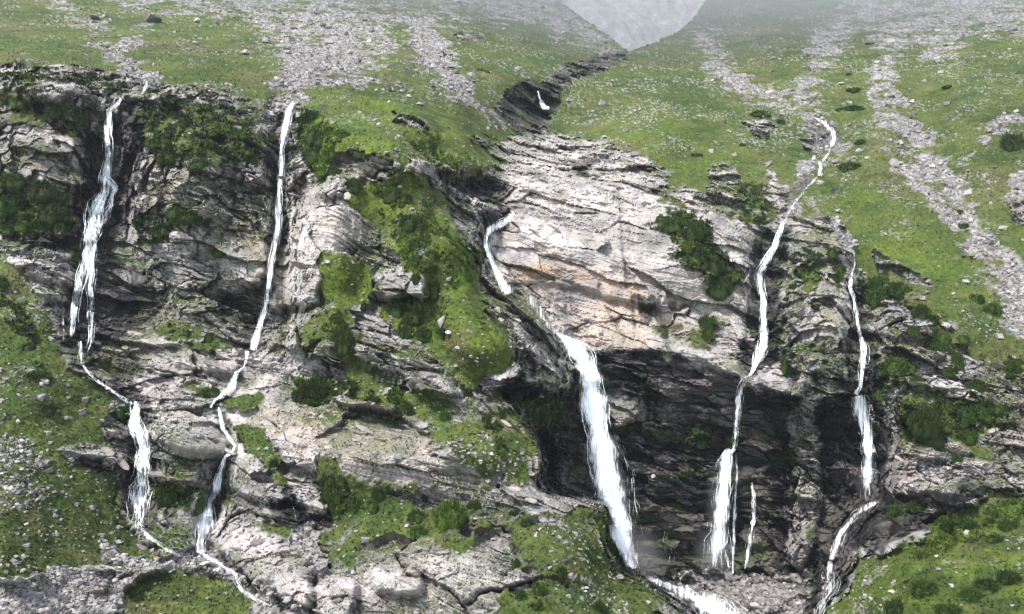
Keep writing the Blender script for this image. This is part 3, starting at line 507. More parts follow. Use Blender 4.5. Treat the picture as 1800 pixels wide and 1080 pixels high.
M['leaf_mid'] = noisy('dwarf_shrub_leaf', (.018,.036,.008), (.080,.120,.016), 5, .8, .2, .25)
M['grass_blade'] = noisy('grass_blade', (.06,.09,.018), (.13,.15,.035), .8, .9, 0, 0)
M['stem'] = noisy('stem', (.05,.04,.03), (.09,.07,.05))

def mesh_obj(name, V_, F_, m, parent=None, attrs=None, smooth=False, uv=None):
    me = bpy.data.meshes.new(name)
    V_ = np.asarray(V_, np.float32); F_ = np.asarray(F_, np.int32)
    k = F_.shape[1]
    me.vertices.add(len(V_)); me.vertices.foreach_set('co', V_.ravel())
    me.loops.add(F_.size); me.loops.foreach_set('vertex_index', F_.ravel())
    me.polygons.add(len(F_)); me.polygons.foreach_set('loop_start', np.arange(0, F_.size, k, dtype=np.int32))
    me.update(calc_edges=True)
    me.polygons.foreach_set('use_smooth', np.full(len(F_), smooth))
    for an, (ty, arr) in (attrs or {}).items():
        at = me.attributes.new(an, ty, 'POINT')
        if ty == 'FLOAT': at.data.foreach_set('value', arr.astype(np.float32).ravel())
        else: at.data.foreach_set('color', np.concatenate([arr, np.ones((len(arr), 1), np.float32)], 1).astype(np.float32).ravel())
    if uv is not None:
        ul = me.uv_layers.new(name='UVMap'); ul.data.foreach_set('uv', uv[F_.ravel()].astype(np.float32).ravel())
    me.materials.append(m)
    o = bpy.data.objects.new(name, me); S.collection.objects.link(o)
    if parent: o.parent = parent
    return o

# ------------------------------------------------------------------ terrain, split where one kind of ground gives way to the next
gB_ = blur(ras(GRASS, 4), 10); sB_ = blur(ras([p for p in SCREE if not isinstance(p[0], (int, float)) or p[0] > .65], 4), 8)
cx_ = (PX[:-1,:-1]+PX[1:,1:])/2 + w1[:-1,:-1]*9; cy_ = np.minimum((PY[:-1,:-1]+PY[1:,1:])/2 + w2[:-1,:-1]*7, 1498)
fg = samp(gB_, cx_, cy_) > .5; fs = samp(sB_, cx_, cy_) > .5
ux, uy = cx_, cy_
cls = np.zeros(fg.shape, np.int8)
names = ['cliff', 'cliff_left', 'cliff_right', 'alcove_wall', 'meadow_left', 'hillside_left', 'hillside_right', 'grassy_ridge', 'meadow_right', 'scree', 'stream_gravel']
cls[:] = 0; cls[ux < 500] = 1; cls[ux > 1340] = 2
cls[samp(mAL, ux, uy) > .5] = 3
mid_top = (uy < 330+np.clip(ux-900, 0, 900)*.45)
cls[fg & (ux < 950) & mid_top] = 5; cls[fg & (ux >= 950) & (uy < 720)] = 6
cls[fg & ~mid_top & (ux < 500)] = 4; cls[fg & ~mid_top & (ux >= 500) & (ux < 1320)] = 7; cls[fg & (ux > 1320) & (uy > 720)] = 8
cls[fs & (uy < 700)] = 9; cls[fs & (uy >= 700)] = 10
ny, nx = PX.shape
idx = np.arange(ny*nx, dtype=np.int32).reshape(ny, nx)
quads = np.stack([idx[:-1,:-1], idx[1:,:-1], idx[1:,1:], idx[:-1,1:]], -1).reshape(-1, 4)
Pf = P.reshape(-1, 3); colf = col.reshape(-1, 3); wetf = wetv.reshape(-1)
for ci, nm in enumerate(names):
    fq = quads[cls.reshape(-1) == ci]
    if not len(fq): continue
    used = np.unique(fq); mp = np.zeros(ny*nx, np.int32); mp[used] = np.arange(len(used), dtype=np.int32)
    o = mesh_obj(nm, Pf[used], mp[fq], M['turf'] if ci in (4,5,6,7,8) else M['scree'] if ci > 8 else M['rock'], attrs={'tint': ('FLOAT_COLOR', colf[used]), 'wet': ('FLOAT', wetf[used])})
    o['kind'] = 'structure'
print('terrain', time.time()-T0, ny, nx)

# ------------------------------------------------------------------ the far scree mountain behind the notch, and the valley floor
def far_sheet(name, x0, x1, nxx, y0, y1, nyy, zf, seed, c1, c2, c3):
    X, Y = np.meshgrid(np.linspace(x0, x1, nxx), np.linspace(y0, y1, nyy))
    Z = zf(X, Y); p = np.stack([X, Y, Z], -1).astype(np.float32)
    p[...,2] += fbm(p, 60, 5, seed)*14 + fbm(p, 9, 4, seed+1)*2.6
    a = fbm(p, 40, 4, seed+2, st=(.4,1.6,1.6)); b_ = fbm(p, 3, 3, seed+3)
    c = mix(np.broadcast_to(C(*c1), p.shape), C(*c2), sst(-.2, .8, b_)); c = mix(c, C(*c3), sst(.1, .6, a))
    i = np.arange(nxx*nyy).reshape(nyy, nxx)
    q4 = np.stack([i[:-1,:-1], i[:-1,1:], i[1:,1:], i[1:,:-1]], -1).reshape(-1, 4)
    o = mesh_obj(name, p.reshape(-1, 3), q4, M['scree'], attrs={'tint': ('FLOAT_COLOR', c.reshape(-1, 3)), 'wet': ('FLOAT', np.zeros(nxx*nyy))})
    o['kind'] = 'structure'; return o
far_sheet('far_mountain', -60, 420, 420, 470, 760, 300, lambda X, Y: H+150+(Y-470)*.82-np.clip(X-60, -80, 60)*.25+np.abs(X-85)*.12, 101, (.30,.29,.29), (.44,.43,.43), (.22,.22,.21))
far_sheet('far_spur', 90, 420, 300, 395, 480, 110, lambda X, Y: H+108+np.minimum((X-95)*.75, 60+(X-175)*.25)+(Y-400)*.35, 111, (.20,.19,.19), (.34,.33,.33), (.11,.13,.08))
vx = np.array([(-3000,-3000,-2),(3000,-3000,-2),(3000,4000,-2),(-3000,4000,-2)], np.float32)
vf = mesh_obj('valley_floor', vx, [[0,1,2,3]], noisy('valley_turf', (.06,.08,.02), (.12,.12,.05), .05)); vf['kind'] = 'structure'

# ------------------------------------------------------------------ placing things on the ground
def gi(x, y):
    i = np.clip(np.searchsorted(px, x)-1, 0, nx-2); j = np.clip(np.searchsorted(py, y)-1, 0, ny-2); return j, i
def at(x, y):
    j, i = gi(x, y); return P[j, i].astype(np.float64)
def ico(sub, jit, seed, squash=(1,1,.7), cuts=6):
    import bmesh
    bm = bmesh.new(); bmesh.ops.create_icosphere(bm, subdivisions=sub, radius=1)
    r = random.Random(seed); pl = []
    for _ in range(cuts):
        d = np.array([r.gauss(0,1) for _ in range(3)]); d /= np.linalg.norm(d); pl.append((d, r.uniform(.28,.7)))
    vs = []
    for v_ in bm.verts:
        c = np.array(v_.co)
        for d, h in pl:
            k = c@d
            if k > h: c = c-d*(k-h)
        c = c*np.array(squash)*(1+r.uniform(-jit, jit)); vs.append(c)
    fs_ = [[v_.index for v_ in f.verts] for f in bm.faces]; bm.free()
    return np.array(vs, np.float32), np.array(fs_)
stone_src = [ico(2, .03, 50+i, (1, .75+.2*(i % 3), .5+.14*(i % 4)), 16) for i in range(8)]
stone_me = {}
def stone_mesh(i, mk):
    if (i, mk) not in stone_me:
        o = mesh_obj('stone_source', *stone_src[i], M[mk]); stone_me[(i, mk)] = o.data; bpy.data.objects.remove(o)
    return stone_me[(i, mk)]
def boulder(x, y, wpx, label, name='boulder', cat='boulder', group=None, mk='stone', asp=1.0, i=None, rz=None, sink=.25):
    p = at(x, y); s = wpx/F*p[1]/2*1.12
    o = bpy.data.objects.new(name, stone_mesh(random.randrange(8) if i is None else i, mk)); S.collection.objects.link(o)
    o.scale = (s, s*random.uniform(.8, 1.1), s*1.25*asp); o.rotation_euler = (random.uniform(-.3,.3), random.uniform(-.3,.3), random.uniform(0, 6.28) if rz is None else rz)
    o.location = (p[0], p[1]-s*.2, p[2]+s*.3*asp*(1-sink)); o['label'] = label; o['category'] = cat
    if group: o['group'] = group
    return o
HB = [  # boulders one can point at
 (268,40,34,'large dark split boulder on the upper left hillside above the first waterfall','stone_dark',.7),(170,35,26,'low dark boulder left of the large split boulder high on the left','stone_dark',.5),
 (348,41,20,'pale flat boulder right of the large split boulder on the upper left slope','stone',.6),(347,80,20,'pale boulder over a grey one beside the scree on the upper left slope','stone',.6),
 (430,95,22,'tilted pale slab lying in grass beside the upper scree field','stone',.6),(385,44,18,'small pale stone high on the slope left of the grey scree channel','stone',.5),
 (1570,291,27,'large pale rounded boulder at the left edge of the right scree run','stone',.75),(1342,208,9,'small pale stone under dark shrubs on the green right hillside','stone',.8),
 (82,677,22,'pinkish boulder beside two dark shrubs in the left meadow','stone',.9),(101,945,13,'bright white boulder standing in the lower left meadow','stone',1.2),
 (220,980,14,'upright white boulder at the foot of the left meadow above the gravel','stone',1.5),(123,846,11,'white square stone in the middle of the left meadow','stone',.9),
 (366,993,38,'flat pale slab boulder at the foot of the second waterfall','stone',.55),(300,1004,12,'round whitish stone on the turf mound under the falls','stone',.9),
 (152,1006,12,'white stone at the edge of the grey gravel bed, left','stone',.9),(148,1016,11,'second white stone on the gravel edge, just below another','stone',.8),
 (33,743,12,'white block at the left edge of the meadow','stone',.8),(52,772,10,'white stone below the white block in the left meadow','stone',.8),
 (598,972,17,'pale pinkish boulder in the grass right of the gravel chute','stone',.7),(605,983,11,'small pale boulder against the pinkish boulder in the grass','stone',.7),(620,1007,11,'bright white stone above the twin rounded rocks at the bottom','stone',.9),
 (1645,977,12,'single white boulder on the bright green slope at lower right','stone',.9),(1765,1032,10,'small pale stone between dark shrubs at lower right','stone',.8),
 (950,940,13,'pale boulder on the grassy spur left of the main waterfall','stone',.9),(945,952,13,'pale boulder just below its twin on the grassy spur','stone',.9),
 (1020,1040,10,'one of a cluster of white stones low on the grassy spur, upper one','stone',.9),(1026,1047,10,'white stone in the middle of the cluster low on the grassy spur','stone',.9),(1038,1055,10,'lowest white stone of the cluster on the grassy spur','stone',.9),
 (1252,1005,34,'dark brown boulder in the spray at the foot of the veil waterfall','stone_wet',.8),(1190,935,0,'','',0),
 (780,570,22,'pointed white rock standing on the green central ridge','stone',1.3),(790,586,24,'white rock lying under the pointed white rock on the ridge','stone',.6),(808,592,16,'small white rock right of the pointed rock on the ridge','stone',.7),
 (738,608,14,'upright pale rock on the green ledge of the central ridge','stone',1.4),(660,122,0,'','',0),
 (688,640,0,'','',0),(790,700,0,'','',0),(1148,838,22,'pale wet rock ledge block on the dark wall right of the main waterfall','stone',.5),(1160,900,28,'reddish wet block low on the dark wall right of the main waterfall','stone_wet',.4),
 (1575,900,0,'','',0),(1310,1050,22,'large pale block among rubble at the foot of the right cliff','stone',.8),(1345,1035,20,'pale angular block right of the largest in the basin rubble','stone',.8),(1330,1070,22,'lowest pale block in the rubble of the basin','stone',.8),
 (1365,1015,18,'grey block at the top of the basin rubble under the rock pillar','stone_dark',.8),(1238,300,0,'','',0),(957,190,14,'rounded pale boulder wedged in the dark gully','stone',.8),
 (1465,130,0,'','',0),(1420,100,12,'pale stone in the upper right stream bed','stone',.7),(1220,480,0,'','',0),(1445,310,12,'grey stone beside the small cascade in the right stream bed','stone_dark',.8),
 (1660,225,0,'','',0),(1445,690,0,'','',0),(1345,650,18,'pinkish block at the lip where the upper right waterfall drops','stone',.8),(1250,545,0,'','',0),
 (612,352,24,'white weathered outcrop block on the shoulder right of the second waterfall','stone',.8),(1120,660,0,'','',0),(1705,60,14,'pale stone in the rubble at the top right','stone',.6),(1625,30,18,'flat pale stone at the top right of the slope','stone',.5),(1565,22,12,'small pale stone high in the middle of the right slope','stone',.5)]
for x, y, w_, lb, mk, asp in HB:
    if w_: boulder(x, y, w_, lb, mk=mk, asp=asp)
MARKS = [(60,330,'the far left cliff'),(190,120,'the channel above the leftmost waterfall'),(268,40,'the split boulder'),(60,40,'the top left corner'),(350,110,'the green rise between the first two falls'),(560,60,'the upper scree field'),(490,150,'the top of the second waterfall'),
 (620,20,'the top of the scree field'),(780,100,'the narrow scree strip above the ridge'),(700,180,'the crest of the green hump'),(900,100,'the domed hill'),(925,190,'the dark gully'),(1050,40,'the skyline ridge'),(860,230,'the stony hollow left of the gully'),(680,60,'the right rim of the scree field'),
 (420,30,'the left rim of the scree field'),(1180,150,'the upper green hillside'),(1120,230,'the grass above the pale slab'),(1330,170,'the stony streak on the green hill'),(1440,100,'the upper right stream bed'),(1410,340,'the lower end of the right stream bed'),(1460,240,'the bend of the right stream'),
 (1550,150,'the head of the long scree'),(1600,260,'the middle of the long scree'),(1680,350,'the wide part of the long scree'),(1780,480,'the foot of the long scree'),(1700,40,'the top right rubble'),(1560,40,'the rubble top centre right'),(1720,200,'the far right meadow'),(1560,420,'the green wedge of turf'),(1480,420,'the chute above the narrow waterfall'),(1790,360,'the small scree at the right edge'),
 (60,560,'the steep upper part of the left meadow'),(60,760,'the middle of the left meadow'),(150,880,'the lower right part of the left meadow'),(50,940,'the bottom of the left meadow'),(140,820,'the bare rubble strip in the meadow'),(60,1050,'the grey gravel bed'),(200,1030,'the end of the gravel bed'),(150,1010,'the white stones on the gravel edge'),(10,1068,'the bottom left corner'),(190,1068,'the left foot of the turf mound'),(110,1060,'the lower gravel bed'),(1765,440,'the lower part of the long scree'),(320,1040,'the turf mound'),(460,1050,'the rapids at the foot of the falls'),
 (540,960,'the gravel chute between slabs'),(640,1000,'the twin rounded rocks'),(780,960,'the meadow strip below the largest shrub'),(1000,950,'the top of the grassy spur'),(1000,1040,'the lower grassy spur'),(1130,1050,'the edge of the spur above the river'),(1300,1040,'the basin rubble'),(1200,1010,'the basin below the big waterfall'),
 (800,600,'the bright ledge of the ridge'),(610,500,'the bright lawn'),(720,420,'the central ridge crest'),(850,780,'the rocky slope left of the black wall'),(700,760,'the long pale slabs'),(400,560,'the foot of the second waterfall'),(300,640,'the slabs between the left falls'),(330,370,'the cliff between the left falls'),(360,230,'the heathy cliff between the first two waterfalls'),
 (560,250,'the thicket by the second waterfall'),(1220,440,'the heath patch on the pale cliff'),(1320,330,'the outcrop left of the right stream'),(1440,480,'the rough rib between the right falls'),(1640,600,'the middle of the right cliff'),(1720,720,'the big clump on the right cliff'),(1580,660,'the ledge right of the narrow waterfall'),(1640,900,'the ledge above the lower right slope'),
 (1560,1010,'the left part of the lower right slope'),(1740,960,'the right part of the lower right slope'),(590,860,'the cleft in the pale slabs'),(950,730,'the overhang left of the big waterfall'),(1240,770,'the mossy ledge on the black wall'),(1380,820,'the rock pillar'),(1000,420,'the great pale slab'),(430,790,'the lower second waterfall'),(300,880,'the rock between the lower left falls')]
def where(x, y):
    n, mx_, my_ = min(((math.hypot(x-a, y-b), a, b) for a, b, _ in MARKS))
    nm = [q for a, b, q in MARKS if a == mx_ and b == my_][0]
    dx, dy = x-mx_, y-my_
    if n < 18: return 'at '+nm
    if abs(dx) > 2*abs(dy): d = 'right of ' if dx > 0 else 'left of '
    elif abs(dy) > 2*abs(dx): d = 'above ' if dy < 0 else 'below '
    else: d = ('upper ' if dy < 0 else 'lower ')+('right of ' if dx > 0 else 'left of ')
    return d+nm
def area(x, y):
    if y < 330 and x < 950: return 'on the upper left hillside', 'stones on the upper left hillside'
    if x < 330: return 'in the left meadow', 'stones in the left meadow'
    if x > 1380 and y < 620: return 'on the upper right hillside', 'stones on the upper right hillside'
    if y < 420: return 'on the green hillside right of the gully', 'stones right of the gully'
    if x > 1440 and y > 840: return 'on the bright slope at lower right', 'stones at lower right'
    if x < 640: return 'around the foot of the left falls', 'stones at the foot of the left falls'
    return 'on the grassy spur left of the main waterfall', 'stones on the grassy spur'
# density of loose stones on turf and scree
dens = (G*(1-Sc)*(1-V)*(.10+.9*sst(-.1, .7, fbm(P0, 8, 3, 92)))*.55 + Sc*1.2)*(far < .1)*(PX > -10)*(PX < 1810)*(PY > 0)*(PY < 1080)
dens[:, :] *= 1+1.2*((PY < 300) & (PX > 150))
dens *= 1+1.6*((PX < 260) & (PY > 700))
dens *= 1-.7*((PX > 1400) & (PY > 820)); dens *= 1-.45*((PX > 860) & (PX < 1300) & (PY > 820))
dens += R*(1-W)*.05*(far < .1)*(PX > -10)*(PX < 1810)*(PY > 0)*(PY < 1080)*sst(.5, .8, NZ)
pr_ = dens.reshape(-1).astype(np.float64); pr_ /= pr_.sum()
NS = 24000
pick = rng.choice(ny*nx, NS, p=pr_)
size = .10*(1-rng.random(NS))**-.42; size = np.clip(size, .1, 1.1)      # half widths in metres, a power law
size *= np.where(Sc.reshape(-1)[pick] > .5, 1.25, 1)
pxs, pys = PX.reshape(-1)[pick], PY.reshape(-1)[pick]
order = np.argsort(-size/Pf[pick,1])
nind = 230
for k in order[:nind]:
    ph, gr = area(pxs[k], pys[k]); wpx = min(size[k]*2*F/Pf[pick[k],1], 15)
    insc = Sc.reshape(-1)[pick[k]] > .5
    boulder(float(pxs[k]), float(pys[k]), wpx, ('loose pale stone in the scree ' if insc else 'loose pale stone in the grass ')+ph, 'stone', 'stone', gr+(' scree' if insc else ''), asp=random.uniform(.6, 1))['label'] = ('bigger ' if wpx > 11 else 'small ' if wpx < 8 else '')+('pale stone in scree ' if insc else 'pale stone in grass ')+where(pxs[k], pys[k])
rest = order[nind:]
box = np.array([(-1,-1,-1),(1,-1,-1),(1,1,-1),(-1,1,-1),(-1,-1,1),(1,-1,1),(1,1,1),(-1,1,1)], np.float32)
bf = np.array([(0,3,2,1),(4,5,6,7),(0,1,5,4),(1,2,6,5),(2,3,7,6),(3,0,4,7)])
n_ = len(rest); sz = size[rest]
bv = box[None]*np.stack([sz*rng.uniform(.7,1.2,n_), sz*rng.uniform(.6,1.1,n_), sz*rng.uniform(.35,.8,n_)], -1)[:,None,:]*rng.uniform(.55, 1.1, (n_, 8, 1))
bv = bv*rng.uniform(.75, 1.15, (n_, 8, 3))
th = rng.random(n_)*6.28; c_, s_ = np.cos(th)[:,None], np.sin(th)[:,None]; tl = rng.uniform(-.5, .5, (n_, 1)); ct, st_ = np.cos(tl), np.sin(tl)
x_, y_, z_ = bv[...,0], bv[...,1], bv[...,2]; x_, z_ = x_*ct-z_*st_, x_*st_+z_*ct; x_, y_ = x_*c_-y_*s_, x_*s_+y_*c_
bv = np.stack([x_, y_, z_], -1)+Pf[pick[rest]][:,None,:]+np.array([0,-.03,.04])
tone = (rng.random((n_, 1))*.24+.20)*np.array([[1.02,.97,.94]]); tone = np.where(rng.random((n_,1)) < .18, tone*.4, tone)
allF = (bf[None]+8*np.arange(n_)[:,None,None]).reshape(-1, 4)
o = mesh_obj('loose_stones', bv.reshape(-1, 3), allF, M['scree'], attrs={'tint': ('FLOAT_COLOR', np.repeat(tone, 8, 0)), 'wet': ('FLOAT', np.zeros(n_*8))})
o['kind'] = 'stuff'; o['label'] = 'small loose stones strewn over turf and scree'; o['category'] = 'stones'
print('stones', time.time()-T0)

# ------------------------------------------------------------------ slabs of the cliffs: separate blocks held in the rock faces
def cliff_blocks(n, parent_name, mask, nm, seed, wet=False):
    par = bpy.data.objects[parent_name]; r = np.random.default_rng(seed)
    p_ = mask.reshape(-1).astype(np.float64)
    if p_.sum() <= 0: return
    p_ /= p_.sum(); ks = r.choice(ny*nx, n, p=p_)
    ms = []
    for i in range(6):
        vv, ff = ico(2, .025, 900+i+seed, (1.25, .8, .5+.1*(i % 3)), 12)
        ob = mesh_obj('block_source', vv, ff, M['stone_wet'] if wet else M['stone_block']); ms.append(ob.data); bpy.data.objects.remove(ob)
    for k in ks:
        o = bpy.data.objects.new(nm, ms[r.integers(6)]); S.collection.objects.link(o); o.parent = par
        s = r.uniform(.45, 1.25)**1.3; d = math.radians(float(DP.reshape(-1)[k])); p = Pf[k]; nn = Nsm.reshape(-1, 3)[k]
        o.location = p+nn*s*.05; o.scale = (s*r.uniform(.9, 1.8), s*.8, s*r.uniform(.6, 1)); o.rotation_euler = (r.uniform(-.3,.1), d+r.uniform(-.15,.15), math.atan2(nn[0], -nn[1])*-1+r.uniform(-.4,.4))
M['stone_block'] = noisy('cliff_block_stone', (.17,.15,.14), (.36,.32,.30), 1.3, .92, .6, .25)
inF = (PX > 0)*(PX < 1800)*(PY > 0)*(PY < 1080)*R*(1-Vv)*(far < .1)
cliff_blocks(120, 'cliff', inF*(PX > 500)*(PX < 1340)*(1-W)*(1-PL*.6)*(samp(mAL, PX, PY.clip(0,1400)) < .1)*blocky, 'rock_block', 1)
cliff_blocks(100, 'cliff_left', inF*(PX < 490)*(1-W)*blocky, 'rock_block', 2)
cliff_blocks(90, 'cliff_right', inF*(PX > 1345)*(1-W)*(samp(mAL, PX, PY.clip(0,1400)) < .1), 'rock_block', 3)
cliff_blocks(60, 'alcove_wall', inF*W*(samp(mAL, PX, PY.clip(0,1400)) > .9), 'rock_block', 4, True)

# ------------------------------------------------------------------ shrubs
def bush_mesh(seed, n=2000, mk='leaf'):
    r = np.random.default_rng(seed)
    # several overlapping low lobes
    lobes = [(0,0,0,.8,.62)]+[(r.uniform(-.55,.55), r.uniform(-.5,.5), r.uniform(-.05,.1), r.uniform(.22,.45), r.uniform(.3,.6)) for _ in range(11)]
    pts = []; nor = []
    while len(pts) < n:
        l = lobes[r.integers(len(lobes))]; d = r.normal(size=3); d[2] = abs(d[2])*.9; d /= np.linalg.norm(d)
        q_ = np.array([l[0]+d[0]*l[3], l[1]+d[1]*l[3], l[2]+d[2]*l[4]])*(1+r.normal()*.10)
        pts.append(q_); nor.append(d)
    pts = np.array(pts); nor = np.array(nor); s = .07+.05*r.random(n)
    t = r.normal(size=(n,3)); t = np.cross(nor+.5*r.normal(size=(n,3)), t); t /= np.linalg.norm(t, axis=1, keepdims=True); b_ = np.cross(t, nor+.4*r.normal(size=(n,3)))
    b_ /= np.linalg.norm(b_, axis=1, keepdims=True)
    tip = nor*.6+np.array([0,0,.5]); 
    v = np.stack([pts-t*s[:,None]*.6, pts+t*s[:,None]*.6, pts+tip*s[:,None]*1.5+b_*s[:,None]*.4], 1).reshape(-1, 3)
    f = np.arange(n*3).reshape(-1, 3)
    cores = []; cf = []; off = 0
    for l in lobes:
        cv, cF = ico(2, .06, seed*13+len(cores), (1,1,1), 0); cv = cv*np.array([l[3]*.82, l[3]*.82, l[4]*.82])+np.array(l[:3]); cores.append(cv); cf.append(cF+off); off += len(cv)
    o1 = mesh_obj('fs', v, f, M[mk]); o2 = mesh_obj('fc', np.concatenate(cores), np.concatenate(cf), M[mk]); a_, b2 = o1.data, o2.data
    vv = np.concatenate([v, np.concatenate(cores)]); ff = np.concatenate([f, np.concatenate(cf)+len(v)])
    bpy.data.objects.remove(o1); bpy.data.objects.remove(o2)
    o = mesh_obj('bs', vv, ff, M[mk]); m = o.data; bpy.data.objects.remove(o); return m
BM = {'leaf': [bush_mesh(200+i) for i in range(6)], 'leaf_mid': [bush_mesh(300+i, mk='leaf_mid') for i in range(4)]}
print('bush meshes', time.time()-T0)
def shrub(x, y, w_, h_, label, group=None, mk='leaf', name='juniper_shrub'):
    p = at(x, y+h_*.25); k = p[1]/F
    o = bpy.data.objects.new(name, random.choice(BM[mk])); S.collection.objects.link(o)
    o.location = (p[0], p[1]+.05*w_*k, p[2]-h_*k*.16); o.scale = (w_*k*.52, w_*k*.42, max(h_*k*1.05, .25)); o.rotation_euler = (random.uniform(-.15,.15), random.uniform(-.15,.15), random.uniform(0, 6.28) if abs(w_-h_) < 12 else random.choice([0, math.pi])+random.uniform(-.3,.3))
    o['label'] = label; o['category'] = 'shrub'
    if group: o['group'] = group
    return o
